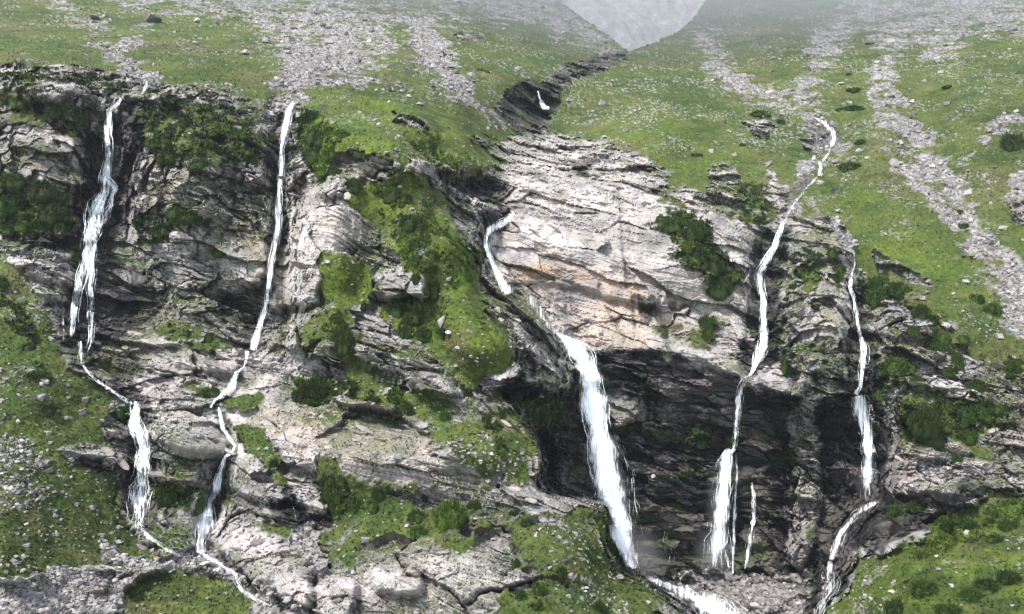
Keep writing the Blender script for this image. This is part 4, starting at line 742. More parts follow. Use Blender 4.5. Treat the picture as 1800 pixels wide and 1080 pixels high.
HSH = [
 (64,661,54,20,'wide dark shrub in the left meadow above the pinkish boulder'),(80,717,36,22,'round dark shrub in the left meadow below the pinkish boulder'),
 (790,905,66,44,'largest dark green shrub in the middle of the lower slabs'),(672,868,28,30,'small dark shrub standing on the pale slabs left of centre'),(657,893,26,24,'shrub just below the small one on the pale slabs'),
 (622,888,44,34,'dark shrub at the right end of the thicket under the overhanging slab'),(588,878,44,36,'dark shrub filling the hollow right of the overhanging slab'),(575,850,30,24,'shrub at the top of the thicket beside the pale slab'),(748,871,20,14,'tiny shrub on the pale slabs left of the largest shrub'),
 (735,912,34,24,'dark shrub left of the largest one, upper of a pair'),(738,938,36,20,'dark shrub left of the largest one, lower of a pair'),(835,890,34,26,'shrub joined to the upper right of the largest one'),
 (550,682,64,50,'big round dark shrub under the cliff right of the second stream'),(610,676,40,26,'shrub right of the big round one under the cliff'),(655,705,34,20,'small shrub in the row along the ledge, left one'),(697,722,26,18,'shrub in the row along the ledge, middle one'),(723,724,22,18,'shrub in the row along the ledge, right one'),
 (785,733,26,28,'upright dark shrub on the slope under the central ridge'),(855,737,24,34,'tall narrow dark shrub beside the foot path rocks'),
 (947,1043,34,30,'round dark shrub low on the grassy spur, largest there'),(912,1052,24,20,'small dark shrub left of the round one on the spur'),(943,1070,26,14,'shrub under the round one at the bottom edge'),(1048,1070,34,16,'dark shrub at the bottom edge of the grassy spur'),(1033,975,42,24,'dark shrub on top of the grassy spur knoll'),
 (1058,915,36,28,'dark shrub on the cliff edge beside the main waterfall'),(1056,937,30,22,'shrub hanging just below the cliff edge one'),(1072,962,34,26,'dark shrub on the corner knob beside the main waterfall'),(985,1005,26,18,'small dark shrub in the middle of the spur'),(912,995,20,22,'small upright shrub at the left of the spur'),(905,902,22,14,'shrub at the upper left of the spur'),
 (930,925,28,18,'dark shrub among stones at the top of the spur'),(608,843,26,20,'dark shrub in the cleft left of the pale slabs'),
 (1627,1033,58,36,'large oval dark shrub on the slope at lower right, left one'),(1580,1066,52,32,'large dark shrub at the bottom edge, lower right slope'),(1708,1048,42,32,'dark shrub right of the bare stony patch at lower right'),(1732,1030,46,20,'flat shrub above the one by the stony patch'),(1778,1018,44,30,'round dark shrub near the right edge at the bottom'),
 (1673,1074,52,20,'dark shrub on the bottom edge under the stony patch'),(1690,927,60,28,'dark shrub along the upper edge of the lower right slope'),(1750,953,36,20,'shrub below the slope edge near the right'),(1776,928,40,24,'dark shrub near the right edge of the lower slope, upper one'),(1745,868,40,16,'shrub where the green slope meets the right cliff'),
 (1573,897,40,24,'shrub on the ledge just right of the recess fall'),(1615,890,42,18,'shrub on the ledge further right of the recess fall'),
 (1550,520,56,28,'dark shrub right of the narrow right waterfall top'),(1575,505,36,20,'shrub above the dark one by the narrow right waterfall'),(1540,500,34,24,'shrub hugging the top of the narrow right waterfall'),(1623,553,30,38,'upright shrub on the right cliff brow'),(1643,590,44,34,'round dark shrub in the middle of the right cliff'),
 (1662,610,50,24,'shrub right below the round one on the right cliff'),(1687,632,32,28,'shrub at the end of the diagonal row on the right cliff'),(1673,652,48,20,'low shrub beneath the diagonal row on the right cliff'),(1580,643,48,32,'mid green shrub on the ledge right of the narrow fall'),(1617,673,34,24,'small shrub under the ledge right of the narrow fall'),
 (1717,680,48,34,'dark shrub crown of the big clump on the right cliff'),(1750,720,72,38,'largest dark shrub of the clump at far right of the cliff'),(1708,722,60,34,'dark shrub at the left of the big clump on the right cliff'),(1627,735,60,46,'big dark shrub above the orange stained rock face'),(1643,765,52,30,'dark shrub hanging over the grey rock face'),
 (1600,765,38,20,'lighter shrub left of the big one above the stained face'),(1707,768,46,22,'shrub between pale blocks low on the right cliff'),(1680,806,30,16,'small shrub low on the right cliff'),(1777,645,42,28,'shrub high at the right edge of the cliff'),(1747,543,42,26,'green shrub where the right scree meets the cliff brow'),(1717,527,30,20,'shrub left of the one at the scree foot'),
 (1607,580,26,18,'small shrub left of the round one on the right cliff'),(1693,597,24,16,'tiny shrub on the pale rocks of the right cliff'),(1773,780,32,16,'low shrub on the right edge of the lower cliff'),
 (1343,200,46,14,'dark flat shrub on the green hill left of the right stream'),(1373,214,20,10,'small dark shrub beside the flat one on the green hill'),(1493,293,48,16,'dark oval shrub on the green wedge below the right stream bend'),(1518,250,26,9,'thin dark shrub at the tip of the green wedge'),
 (1503,190,38,12,'dark shrub under the brown patch on the right ridge'),(1478,192,18,8,'small round shrub left of the brown patch on the right ridge'),(1503,158,34,10,'dark shrub above the brown patch on the right ridge'),(1493,132,14,6,'tiny shrub high on the yellowish ridge'),(1668,152,26,5,'thin dark shrub streak on the upper right slope'),(1530,78,18,5,'tiny dark shrub near the top of the right hill'),
 (1225,273,22,7,'dark shrub on the green hillside above the pale slab'),(1305,255,14,8,'small dark shrub on the right part of the green hillside'),(1780,247,46,34,'large dark shrub at the right edge beside the stony gully'),(1697,397,24,12,'dark shrub at the left edge of the right scree'),(1688,375,18,8,'small shrub above the one beside the right scree'),(845,123,12,7,'tiny dark shrub on the domed hill left of the gully'),(857,127,12,6,'second tiny shrub on the domed hill'),(915,145,14,8,'small shrub just above the dark gully'),(895,163,26,10,'dark shrub at the left rim of the dark gully'),
 (640,268,60,20,'dark shrub cushion on the crest of the green hump'),(615,322,44,26,'dark shrub right under the white outcrop of the hump'),(585,300,40,26,'shrub left of the white outcrop'),(545,208,38,28,'shrub at the top of the thicket right of the second waterfall'),(560,240,50,34,'big shrub in the thicket right of the second waterfall'),(555,272,40,28,'lower shrub of the thicket right of the second waterfall'),(585,275,30,18,'lighter shrub right of the thicket'),(608,240,26,14,'small shrub between thicket and crest'),
 (1185,395,50,26,'dark shrub at the left of the heath patch on the pale cliff'),(1222,405,48,30,'dark shrub at the top of the heath patch on the pale cliff'),(1225,440,44,34,'dark shrub in the middle of the heath patch'),(1252,465,44,32,'dark shrub lower right in the heath patch'),(1265,500,46,34,'lowest dark shrub of the heath patch on the pale cliff'),(1243,568,36,18,'small shrub above a round one on the pale bench'),(1240,590,34,28,'round green shrub on the pale bench'),
 (1385,630,24,40,'upright shrub right of the upper right waterfall foot'),(1467,487,34,18,'shrub left of the narrow right waterfall top'),(1462,445,26,18,'dark shrub on the rough rib between the right falls'),(1400,505,24,14,'shrub on the left of the rough rib'),
 (370,690,56,24,'dark shrub in the hollow by the second stream'),(215,722,26,20,'dark shrub left of the lower left waterfall top'),(300,868,44,30,'dark shrub on the rock between the two left falls'),(345,880,26,34,'dark shrub hanging beside the lower second waterfall'),(430,690,0,0,''),(487,820,22,18,'shrub at the edge of the slab right of the lower second fall'),
 (320,375,60,24,'wide dark shrub on the cliff between the left falls'),(275,412,40,40,'dark shrub on the cliff edge right of the first waterfall'),(385,440,34,16,'low shrub on the pale diagonal slab between the left falls'),(275,248,34,16,'shrub high on the cliff right of the first waterfall'),(300,272,60,20,'shrub ledge high between the left falls, upper'),(345,288,50,18,'shrub ledge high between the left falls, lower'),
 (30,318,56,26,'dark shrub on the far left cliff, top one'),(75,335,50,26,'dark shrub on the far left cliff, upper right one'),(25,355,56,30,'dark shrub on the far left cliff at the picture edge'),(85,370,56,30,'dark shrub on the far left cliff, lower right one'),(45,395,56,24,'dark shrub on the far left cliff, bottom one'),
 (700,540,40,26,'dark shrub under the grey outcrop on the ridge'),(745,555,44,22,'shrub on the ridge right of the one under the outcrop'),(765,505,34,30,'dark shrub right of the grey outcrop'),(725,395,50,30,'dark shrub on the crest of the ridge'),(740,430,40,22,'shrub below the crest of the ridge'),(690,345,40,22,'shrub on the ridge under the green hump'),(755,585,44,24,'dark shrub in the middle of the green ledge'),(600,590,40,46,'tall dark shrub in the rocky gap left of the ridge'),(820,690,30,22,'dark shrub at the foot of the bright ledge'),(570,520,22,18,'dark shrub at the lower left of the bright lawn'),
]
for x, y, w_, h_, lb in HSH:
    if w_: shrub(x, y, w_, h_, lb, mk='leaf_mid' if any(s in lb for s in ('lighter', 'mid green', 'green shrub')) else 'leaf')
pv = (V*(1-Sc)*(far < .1)*(PX > 0)*(PX < 1800)*(PY > 0)*(PY < 1080)*(P0[...,1] < 165)).reshape(-1).astype(np.float64); pv /= pv.sum()
def sarea(x, y):
    if x < 480 and y < 460: return 'on the left cliffs'
    if x < 480: return 'beside the lower left falls'
    if x < 960: return 'on the central ridge and ledges'
    if y > 600 and x < 1440: return 'on the dark wall around the main waterfall'
    if x < 1440: return 'on the pale rock right of centre'
    if y > 870: return 'on the lower right slope'
    return 'on the right cliff'
for k in rng.choice(ny*nx, 150, p=pv):
    x, y = float(PX.reshape(-1)[k]), float(PY.reshape(-1)[k]); w_ = random.uniform(12, 30); ar = sarea(x, y)
    shrub(x, y, w_, w_*random.uniform(.5, .8), 'small low green shrub among the heath '+ar, 'small shrubs '+ar, mk=random.choice(['leaf', 'leaf_mid', 'leaf_mid']), name='dwarf_shrub')['label'] = ('broad ' if w_ > 23 else 'tiny ' if w_ < 17 else 'small ')+'low shrub '+where(x, y)

# tufts over heath and turf: ground cover
pg = ((V*1.3+G*(1-Sc)*.35+led*.5)*(far < .1)*(P0[...,1] < 190)*(PX > -10)*(PX < 1810)*(PY > 0)*(PY < 1085)).reshape(-1).astype(np.float64); pg /= pg.sum()
NT = 60000; ks = rng.choice(ny*nx, NT, p=pg)
base = Pf[ks]; isv = V.reshape(-1)[ks] > .5
hh = rng.uniform(.12, .34, NT)*np.where(isv, 1.3, .8); wdt = hh*rng.uniform(.35, .7, NT); an = rng.random(NT)*6.28
dx = np.stack([np.cos(an)*wdt, np.sin(an)*wdt, np.zeros(NT)], -1); tp = np.stack([rng.normal(size=NT)*.1, rng.normal(size=NT)*.1-.05, hh], -1)
tv = np.stack([base-dx, base+dx, base+tp+dx*.25, base+tp-dx*.4], 1).reshape(-1, 3).astype(np.float32); tf = np.arange(NT*4).reshape(-1, 4)
tcol = colf[ks]*rng.uniform(.7, 1.35, (NT, 1)); tcol = np.where((colf[ks][:,:1] > colf[ks][:,1:2]*1.02), C(.09,.11,.03), tcol)
o = mesh_obj('ground_cover', tv, tf, M['turf'], attrs={'tint': ('FLOAT_COLOR', np.repeat(tcol, 4, 0)), 'wet': ('FLOAT', np.zeros(NT*4))})
o['kind'] = 'stuff'; o['label'] = 'grass tufts and low heath covering slopes and ledges'; o['category'] = 'ground cover'
print('plants', time.time()-T0)

# ------------------------------------------------------------------ water
def foam(nt, b):
    # aerated water lets light through from behind as well
    tr = nd(nt, 'ShaderNodeBsdfTranslucent'); tr.inputs['Color'].default_value = (.85,.87,.88,1); tp = nd(nt, 'ShaderNodeBsdfTransparent')
    ad = nd(nt, 'ShaderNodeAddShader'); mxs = nd(nt, 'ShaderNodeMixShader'); al = b.inputs['Alpha']
    nt.links.new(b.outputs[0], ad.inputs[0]); nt.links.new(tr.outputs[0], ad.inputs[1])
    if al.is_linked:
        src = al.links[0].from_socket; nt.links.remove(al.links[0]); al.default_value = 1; nt.links.new(src, mxs.inputs['Fac'])
    else: mxs.inputs['Fac'].default_value = 1
    nt.links.new(tp.outputs[0], mxs.inputs[1]); nt.links.new(ad.outputs[0], mxs.inputs[2]); nt.links.new(mxs.outputs[0], nt.nodes['Material Output'].inputs['Surface'])
def water_mat(name, dens, streak, alpha_lo, vs=.55):
    m, nt, b = mat(name); L = nt.links.new
    uv = nd(nt, 'ShaderNodeUVMap'); mp = nd(nt, 'ShaderNodeMapping'); mp.inputs['Scale'].default_value = (streak, vs, 1); L(uv.outputs[0], mp.inputs['Vector'])
    n = nd(nt, 'ShaderNodeTexNoise', _Scale=1.0, _Detail=5, _Roughness=.62, _Distortion=.25); L(mp.outputs[0], n.inputs['Vector'])
    at_ = nd(nt, 'ShaderNodeAttribute', attribute_name='edge')
    ad = nd(nt, 'ShaderNodeMath', operation='ADD'); L(n.outputs['Fac'], ad.inputs[0]); L(at_.outputs['Fac'], ad.inputs[1])
    r = nd(nt, 'ShaderNodeMapRange'); r.inputs['From Min'].default_value = 1-dens-.13; r.inputs['From Max'].default_value = 1-dens+.13
    r.inputs['To Min'].default_value = alpha_lo; r.inputs['To Max'].default_value = .97; L(ad.outputs[0], r.inputs['Value']); L(r.outputs[0], b.inputs['Alpha'])
    cr = nd(nt, 'ShaderNodeValToRGB'); cr.color_ramp.elements[0].position = .38; cr.color_ramp.elements[1].position = .56
    cr.color_ramp.elements[0].color = (.42,.48,.55,1); cr.color_ramp.elements[1].color = (.96,.97,.98,1); L(n.outputs['Fac'], cr.inputs['Fac']); L(cr.outputs[0], b.inputs['Base Color'])
    b.inputs['Roughness'].default_value = .5; foam(nt, b)
    bp = nd(nt, 'ShaderNodeBump', _Strength=.5, _Distance=.3); L(n.outputs['Fac'], bp.inputs['Height']); L(bp.outputs[0], b.inputs['Normal'])
    return m
M['w_dense'] = water_mat('white_water', .57, 3.8, .04, 1.0); M['w_lace'] = water_mat('lacy_water', .47, 2.6, .0, 1.7); M['w_veil'] = water_mat('veil_water', .47, 4.0, .0, .5)
M['strand'], _nt, _b = mat('water_strand'); _b.inputs['Base Color'].default_value = (.93,.95,.97,1); _b.inputs['Roughness'].default_value = .45; foam(_nt, _b)
def resample(path, step):
    p = np.array(path, float); d = np.r_[0, np.cumsum(np.hypot(*np.diff(p[:,:2], axis=0).T))]; t = np.arange(0, d[-1]+step*.5, step).clip(0, d[-1])
    out = np.stack([np.interp(t, d, p[:,i]) for i in range(3)], -1)
    return out, t
def depth_of(x, y, free, lift):
    """adhering water lies just clear of the rock; free-falling water hangs on a line from the lip to the foot"""
    j, i = gi(x, y); Yt = P[j, i, 1]
    return Yt
def wpt(x, y, Y): return np.stack([(x-CX)/F*Y, Y, (CY-y)/F*Y+H], -1)
def local_min(x, y, r=4):
    best = None
    for dx_ in (-r, 0, r):
        for dy_ in (-r, 0, r):
            j, i = gi(x+dx_, y+dy_); v_ = P[j, i]; yy = v_[...,1]
            best = yy if best is None else np.minimum(best, yy)
    return best
def fall(name, label, path, m, strands=30, free=None, nw=12, sw=1.6, wob=.22, cat='waterfall', structure=False, bias=0, root=None, fade=(0, 0), sheet=True, seed=0, layers=1, spread=1.0):
    strands = int(strands*3.2)
    r = np.random.default_rng(seed+77)
    old = root is not None
    if not old: root = bpy.data.objects.new(name, None); S.collection.objects.link(root)
    c, t = resample(path, 2.2); tx = np.gradient(c[:,0]); ty = np.gradient(c[:,1]); ln = np.hypot(tx, ty); nxn, nyn = ty/ln, -tx/ln
    nxn, nyn = np.where(nxn < 0, -nxn, nxn), np.where(nxn < 0, -nyn, nyn)
    kk = np.arange(0, t[-1]+30, 22); jt = np.interp(t, kk, r.normal(size=len(kk)))*(.06 if free is None else .015)*c[:,2]; c[:,0] += jt*nxn; c[:,1] += jt*nyn
    c[:,2] *= np.clip(1+np.interp(t, kk, r.normal(size=len(kk)))*(.16 if free is None else .04), .4, 1.8)
    def Yat(x, y, tt):
        if free is None: 
            return local_min(x, y)-.35
        f = tt/t[-1]; Yl = free[0]+(free[1]-free[0])*f
        lm = local_min(x, y)-.2; return np.where(lm > Yl-5, np.minimum(lm, Yl), Yl)
    p0 = wpt(c[0,0], c[0,1], Yat(c[:1,0], c[:1,1], t[:1])[0]); pe = wpt(c[-1,0], c[-1,1], Yat(c[-1:,0], c[-1:,1], t[-1:])[0]); 
    if old: pe = np.array(root.location)
    else: root.location = pe; root['label'] = label; root['category'] = cat
    def add(nm, verts, faces, mt, **k):
        o = mesh_obj(nm, np.asarray(verts)-pe, faces, mt, parent=root, **k); return o
    if sheet:
        for ly in range(layers):
            us = np.linspace(-1, 1, nw+1); n = len(c)
            wn = 1+.18*np.interp(t, np.arange(0, t[-1]+30, 14), r.normal(size=len(np.arange(0, t[-1]+30, 14))))
            X = c[:,None,0]+us[None]*c[:,None,2]/2*nxn[:,None]*wn[:,None]; Y_ = c[:,None,1]+us[None]*c[:,None,2]/2*nyn[:,None]*wn[:,None]
            D_ = Yat(X, Y_, np.broadcast_to(t[:,None], X.shape)); 
            if n > 4:
                k_ = 5 if free is None else 9; Dp = np.pad(D_, ((k_//2, k_//2), (0, 0)), mode='edge'); D_ = np.minimum(D_+.05, np.mean([Dp[i_:i_+n] for i_ in range(k_)], 0))
            prof = np.cos(us*math.pi/2)*.35; D_ = D_-prof[None]*np.minimum(1, c[:,None,2]/20)-ly*.35-r.normal(size=D_.shape)*.03
            v = wpt(X, Y_, D_).reshape(-1, 3); k_ = np.arange(n*(nw+1)).reshape(n, nw+1)
            f = np.stack([k_[:-1,:-1], k_[1:,:-1], k_[1:,1:], k_[:-1,1:]], -1).reshape(-1, 4)
            sc_ = D_.mean()/F; uv = np.stack([X*sc_+ly*7.3, np.broadcast_to(t[:,None], X.shape)*sc_*.35+ly*3.1], -1).reshape(-1, 2)
            edge = (-.5*np.abs(us[None])**2+.08+bias+np.zeros(X.shape)); rr = np.arange(n)[:,None]
            edge -= .35*np.clip(1-rr/max(n*.12, 2), 0, 1)*fade[0] + .45*np.clip(1-(n-1-rr)/max(n*.18, 3), 0, 1)*fade[1]
            add('water_sheet', v, f, mt=m, uv=uv, attrs={'edge': ('FLOAT', edge.reshape(-1))}, smooth=True)
    vs, fs_, off = [], [], 0
    for s in range(strands):
        L_ = len(c); a0 = r.uniform(-.05, .9)*L_; ln_ = max(5, min(r.uniform(.04, .2)*L_, r.uniform(6, 26)))
        i0, i1 = max(0, int(a0)), min(L_, int(a0+ln_))
        if i1-i0 < 4: continue
        u0 = np.clip(r.normal()*.5, -.92, .92)*spread; kn = np.arange(0, L_+12, 7); off_u = np.interp(np.arange(L_), kn, np.cumsum(r.normal(size=len(kn)))*wob*.5+r.normal(size=len(kn))*wob*.4)
        u_ = np.clip(u0+off_u-off_u[i0], -1.0, 1.0)[i0:i1]; cc = c[i0:i1]
        X = cc[:,0]+u_*cc[:,2]/2*nxn[i0:i1]; Y_ = cc[:,1]+u_*cc[:,2]/2*nyn[i0:i1]
        D_ = Yat(X, Y_, t[i0:i1])-.3-.1*r.random(); n = len(X)
        tap = np.clip(np.minimum(np.arange(n), np.arange(n)[::-1])/5, .15, 1)*sw*.42*r.uniform(.25, 1)*(.7+.5*r.random(n))
        a_ = wpt(X-tap/2, Y_, D_); b2 = wpt(X+tap/2, Y_, D_+.02); mdl = wpt(X, Y_, D_-.06)
        v = np.stack([a_, mdl, b2], 1).reshape(-1, 3); k_ = off+np.arange(n*3).reshape(n, 3)
        fs_.append(np.stack([k_[:-1,:-1], k_[1:,:-1], k_[1:,1:], k_[:-1,1:]], -1).reshape(-1, 4)); vs.append(v); off += len(v)
    if vs: 
        st = add('water_strands', np.concatenate(vs), np.concatenate(fs_), mt=M['strand'], smooth=True); st['kind'] = 'stuff'
    if structure:
        root['kind'] = 'structure'
        for k_ in ('label', 'category'): del root[k_]
    return root
WF = fall
WF('waterfall','tall lacy waterfall down the far left cliff, leftmost of all',[(214,172,5),(207,184,8),(192,195,10),(190,215,14),(188,245,18),(190,272,20),(187,300,24),(182,330,27),(174,358,32),(164,380,36),(158,410,32),(152,440,26),(146,470,24),(138,500,22),(132,530,20),(128,560,18),(125,592,16)],M['w_lace'],60,seed=1,sw=2.6,fade=(1,.3))
lf = S.objects['waterfall']
WF('','',[(176,300,20),(200,330,14),(196,360,12),(176,390,20),(168,430,14),(160,470,16),(158,505,18),(162,530,16),(160,560,18),(155,600,16),(150,618,12)],M['w_lace'],40,seed=31,sw=2.4,bias=-.07,root=lf,fade=(1,1))
WF('','',[(112,540,4),(110,560,6),(114,600,5)],M['w_lace'],6,seed=32,sw=2,root=lf,sheet=False)
WF('small_cascade','tiny cascade in the pebbles above the leftmost waterfall',[(258,143,6),(255,155,8),(250,166,5)],M['w_lace'],6,seed=2,sw=2)
WF('cascade','short broken cascade at the foot of the leftmost waterfall beside the meadow',[(140,600,24),(142,618,16),(144,640,14),(160,660,10),(185,680,9),(200,692,8),(222,704,7),(236,712,8)],M['w_lace'],20,seed=3,sw=2.0,bias=-.08)
WF('waterfall','wide lacy waterfall at lower left between the meadow and the slabs',[(238,706,14),(236,722,26),(238,745,32),(246,765,26),(250,790,22),(250,815,32),(246,840,38),(243,870,42),(241,905,44),(240,922,46)],M['w_lace'],70,seed=4,sw=2.6,fade=(0,.7),bias=-.02)
WF('cascade','thin broken rivulet from the lower left waterfall to the gravel',[(238,922,34),(252,938,20),(268,950,12),(286,962,10),(305,972,9),(320,980,6)],M['w_lace'],14,seed=5,sw=1.8,bias=-.1,fade=(0,1))
WF('waterfall','long straight white waterfall, second from the left',[(517,180,6),(508,195,14),(504,215,18),(498,240,10),(495,262,8),(493,285,12),(492,320,13),(490,360,14),(488,400,14),(482,440,14),(475,480,13),(469,520,13),(464,550,12),(456,580,16),(448,602,22),(444,616,22)],M['w_dense'],30,seed=6,sw=2.2,nw=8,bias=-.05)
WF('small_cascade','short white chute below the second waterfall',[(436,618,9),(433,634,5),(428,646,4),(418,655,10),(411,672,18),(403,686,16),(388,697,9),(376,706,8),(370,717,6)],M['w_dense'],8,seed=7,sw=2,nw=6)
WF('cascade','small twisting cascade over the slabs under the second waterfall',[(384,716,5),(389,735,9),(392,752,13),(403,770,11),(414,784,10),(408,794,8),(398,802,7)],M['w_dense'],10,seed=8,sw=2,nw=6)
WF('waterfall','dense white lower fall of the second stream dropping to the flat slab',[(397,802,9),(390,820,10),(384,840,14),(378,862,20),(370,885,24),(363,910,27),(356,935,25),(352,955,20),(354,972,14)],M['w_dense'],26,seed=9,sw=2.2,nw=8,bias=-.04)
WF('cascade','broken white rapids running right from the foot of the left falls',[(352,972,16),(372,984,8),(392,996,8),(408,1006,8),(416,1022,12),(428,1040,12),(450,1056,9),(480,1072,7)],M['w_lace'],30,seed=10,sw=1.5,bias=-.17,fade=(0,1))
WF('waterfall','short curved white chute high on the pale central slab',[(903,374,9),(896,386,18),(880,396,20),(862,404,14),(855,416,9),(856,436,10),(862,458,11),(872,478,13),(882,494,18),(890,508,19),(893,518,14)],M['w_dense'],10,seed=11,sw=2,nw=8)
WF('cascade','thin shining film of water over the slab above the main waterfall',[(926,512,22),(936,530,30),(948,550,26),(964,574,20),(985,594,14)],M['w_veil'],6,seed=12,sw=1.3,bias=-.11,fade=(1,0))
Yl = float(at(1030,630)[1]); 
WF('waterfall','biggest white waterfall plunging in front of the black wall in the centre',[(982,588,8),(995,598,20),(1010,612,36),(1024,630,52),(1034,655,50),(1040,690,50),(1046,725,52),(1053,765,54),(1060,805,60),(1068,850,60),(1078,895,56),(1088,935,50),(1096,970,44),(1104,1003,40)],M['w_dense'],60,free=(138,139.5),seed=13,sw=3.2,nw=22,layers=2,wob=.12)
WF('small_cascade','thin trickle beside the right edge of the biggest waterfall',[(1078,760,5),(1100,800,14),(1112,850,16),(1118,920,18),(1128,1000,20)],M['w_veil'],12,seed=14,sw=1.1,sheet=False,wob=.5)
WF('small_cascade','little white spout deep in the dark upper gully',[(946,160,5),(950,175,5),(956,188,12),(966,190,6)],M['w_dense'],4,seed=15,sw=1.6)
WF('waterfall','stepped white waterfall right of the pale slab, above the veil fall',[(1376,390,5),(1370,410,9),(1360,435,12),(1346,458,18),(1335,480,18),(1338,505,16),(1342,530,14),(1342,560,18),(1341,585,24),(1338,610,26),(1332,632,20),(1325,650,12),(1318,660,8)],M['w_lace'],50,seed=16,sw=2.4,nw=10,bias=.02)
WF('waterfall','thin spout leaping off the overhanging lip into the alcove',[(1322,654,9),(1312,664,12),(1304,680,15),(1298,705,16),(1296,730,15),(1293,760,12),(1290,790,8)],M['w_lace'],18,free=(141,143),seed=17,sw=1.6)
WF('waterfall','wide misty veil waterfall on the black wall right of the main one',[(1292,790,8),(1280,797,28),(1276,815,34),(1272,850,38),(1268,890,40),(1264,930,44),(1260,970,48),(1258,1003,52)],M['w_veil'],70,free=(144,142.5),seed=18,sw=1.6,nw=16,layers=2,bias=-.03,fade=(0,.6))
WF('small_cascade','single thin thread of water just right of the misty veil',[(1294,800,4),(1295,850,6),(1291,900,7),(1290,950,8),(1288,1008,8)],M['w_lace'],9,seed=19,sw=1.6)
WF('small_cascade','isolated thin rivulet between the misty veil and the rock pillar',[(1322,848,4),(1324,880,8),(1326,915,14),(1320,945,14),(1314,975,10),(1310,1000,6)],M['w_lace'],10,seed=20,sw=1.8)
WF('waterfall','narrow stepped waterfall on the right cliff above the dark recess',[(1496,488,4),(1494,505,8),(1500,525,10),(1503,545,12),(1507,565,12),(1512,590,13),(1518,612,18),(1519,630,20),(1514,650,14),(1512,680,12),(1504,694,18)],M['w_lace'],34,seed=21,sw=2.2,bias=-.02)
WF('waterfall','thin veil strands falling inside the dark recess on the right',[(1508,696,34),(1512,712,44),(1518,735,36),(1525,765,30),(1527,800,30),(1526,840,28),(1524,880,24)],M['w_veil'],60,free=(137,135),seed=22,sw=1.5,layers=2,bias=-.03,fade=(0,.8))
WF('cascade','slanting double stream running down left from the dark recess',[(1545,883,8),(1522,892,12),(1503,905,14),(1488,925,16),(1474,945,18),(1466,965,16),(1460,985,14)],M['w_lace'],34,seed=23,sw=2.0,bias=-.05)
WF('cascade','broken rapids in the rocks at the bottom right of the basin',[(1458,986,20),(1462,1005,30),(1464,1025,28),(1452,1045,22),(1442,1065,20),(1436,1085,20)],M['w_lace'],30,seed=24,sw=2.0,bias=-.1,fade=(0,1))
WF('cascade','small white rapids at the bend of the upper right stream',[(1428,204,4),(1446,216,9),(1462,230,13),(1467,246,11),(1460,260,10),(1457,270,6)],M['w_lace'],16,seed=25,sw=1.8,nw=6,bias=.0,fade=(1,1))
WF('small_cascade','tiny white cascade among stones below the upper right bend',[(1438,284,5),(1443,296,10),(1440,310,9)],M['w_lace'],8,seed=26,sw=1.8)
WF('small_cascade','thin glinting thread linking the right stream bend to the fall below',[(1456,270,5),(1446,284,6)],M['w_lace'],4,seed=40,sw=1.6,bias=-.05)
WF('small_cascade','thin stream among boulders just above the stepped right waterfall',[(1436,312,6),(1412,336,5),(1396,358,5),(1384,378,6),(1377,391,6)],M['w_lace'],6,seed=41,sw=1.3,bias=-.16)
WF('small_cascade','thin stream in stones leading to the narrow right waterfall',[(1500,440,4),(1503,460,4),(1497,488,5)],M['w_lace'],6,seed=42,sw=1.4,bias=-.08)
WF('river','',[(1140,1018,10),(1190,1036,22),(1230,1056,40),(1270,1080,60),(1310,1110,70)],M['w_lace'],60,seed=27,sw=2.0,structure=True,wob=.1)
WF('small_cascade','dark thin trickle dripping under the overhanging slab',[(512,872,4),(517,895,4),(522,922,5)],M['w_veil'],4,seed=28,sw=.9,sheet=False)
WF('small_cascade','faint trickles low on the black wall between the two big falls',[(1170,920,20),(1172,950,24),(1175,990,28)],M['w_veil'],7,seed=29,sw=1.2,sheet=False)
mm = bpy.data.materials.new('spray'); mm.use_nodes = True; nt = mm.node_tree; nt.nodes.remove(nt.nodes['Principled BSDF'])
tcn = nd(nt, 'ShaderNodeTexCoord'); ln_ = nd(nt, 'ShaderNodeVectorMath', operation='LENGTH'); nt.links.new(tcn.outputs['Object'], ln_.inputs[0])
mr = nd(nt, 'ShaderNodeMapRange', interpolation_type='SMOOTHSTEP'); mr.inputs['From Min'].default_value = 1; mr.inputs['From Max'].default_value = 0; mr.inputs['To Max'].default_value = .085; nt.links.new(ln_.outputs['Value'], mr.inputs['Value'])
pvs = nd(nt, 'ShaderNodeVolumePrincipled'); pvs.inputs['Color'].default_value = (.97,.98,1,1); nt.links.new(mr.outputs[0], pvs.inputs['Density']); nt.links.new(pvs.outputs[0], nt.nodes['Material Output'].inputs['Volume'])
def spray(key, x, y, Y, sx, sz):
    root = [o for o in S.objects if o.get('label', '').startswith(key)][0]; v_, f_ = ico(2, 0, 1, (1,1,1), 0)
    o = mesh_obj('spray', v_, f_, mm, parent=root); o.location = wpt(np.array(x), np.array(y), np.array(Y))-np.array(root.location); o.scale = (sx, sx*.8, sz)
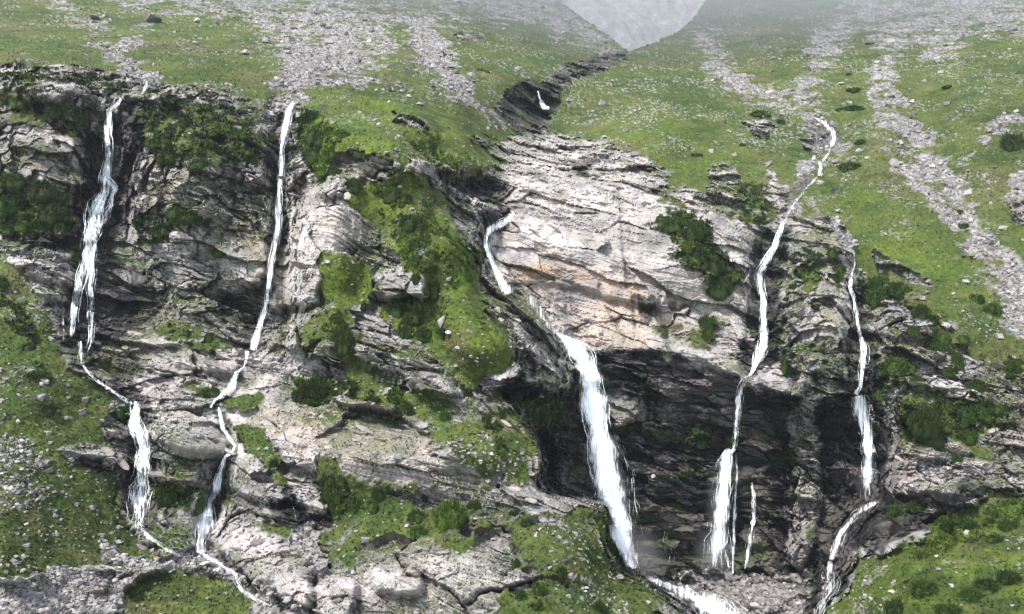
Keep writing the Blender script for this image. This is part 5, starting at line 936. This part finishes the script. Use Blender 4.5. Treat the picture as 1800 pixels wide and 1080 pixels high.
spray('biggest white', 1112, 985, 137, 7.5, 7); spray('wide misty', 1255, 975, 141, 4.5, 7); spray('wide misty', 1262, 890, 142, 2.8, 8); spray('long straight', 448, 605, 126, 3, 3.4); spray('thin veil', 1525, 850, 134, 2.6, 5)
print('water', time.time()-T0)

# ------------------------------------------------------------------ added haze volume, thickening the air over the upper slopes
cm = bpy.data.materials.new('added_haze'); cm.use_nodes = True; nt = cm.node_tree; nt.nodes.remove(nt.nodes['Principled BSDF'])
tcn = nd(nt, 'ShaderNodeTexCoord'); ln_ = nd(nt, 'ShaderNodeVectorMath', operation='LENGTH'); nt.links.new(tcn.outputs['Object'], ln_.inputs[0])
mr = nd(nt, 'ShaderNodeMapRange', interpolation_type='SMOOTHSTEP'); mr.inputs['From Min'].default_value = 1; mr.inputs['From Max'].default_value = .35; mr.inputs['To Max'].default_value = .0062; nt.links.new(ln_.outputs['Value'], mr.inputs['Value'])
pvs = nd(nt, 'ShaderNodeVolumePrincipled'); pvs.inputs['Color'].default_value = (.86,.93,1,1); nt.links.new(mr.outputs[0], pvs.inputs['Density']); nt.links.new(pvs.outputs[0], nt.nodes['Material Output'].inputs['Volume'])
v_, f_ = ico(3, 0, 1, (1,1,1), 0); o = mesh_obj('added_haze', v_, f_, cm); o.location = (10, 330, H+140); o.scale = (330, 140, 105); o['kind'] = 'stuff'
# ------------------------------------------------------------------ haze
hv = box*np.array([1100, 480, 245])+np.array([0, 420, 240]); hf = bf
hm = bpy.data.materials.new('haze'); hm.use_nodes = True; nt = hm.node_tree; nt.nodes.remove(nt.nodes['Principled BSDF'])
pvn = nd(nt, 'ShaderNodeVolumePrincipled'); pvn.inputs['Color'].default_value = (.82,.91,1,1); pvn.inputs['Density'].default_value = .00016; pvn.inputs['Anisotropy'].default_value = .2
nt.links.new(pvn.outputs[0], nt.nodes['Material Output'].inputs['Volume'])
hz = mesh_obj('haze', hv, hf, hm); hz['kind'] = 'stuff'
print('done', time.time()-T0, sum(len(m.polygons) for m in bpy.data.meshes))
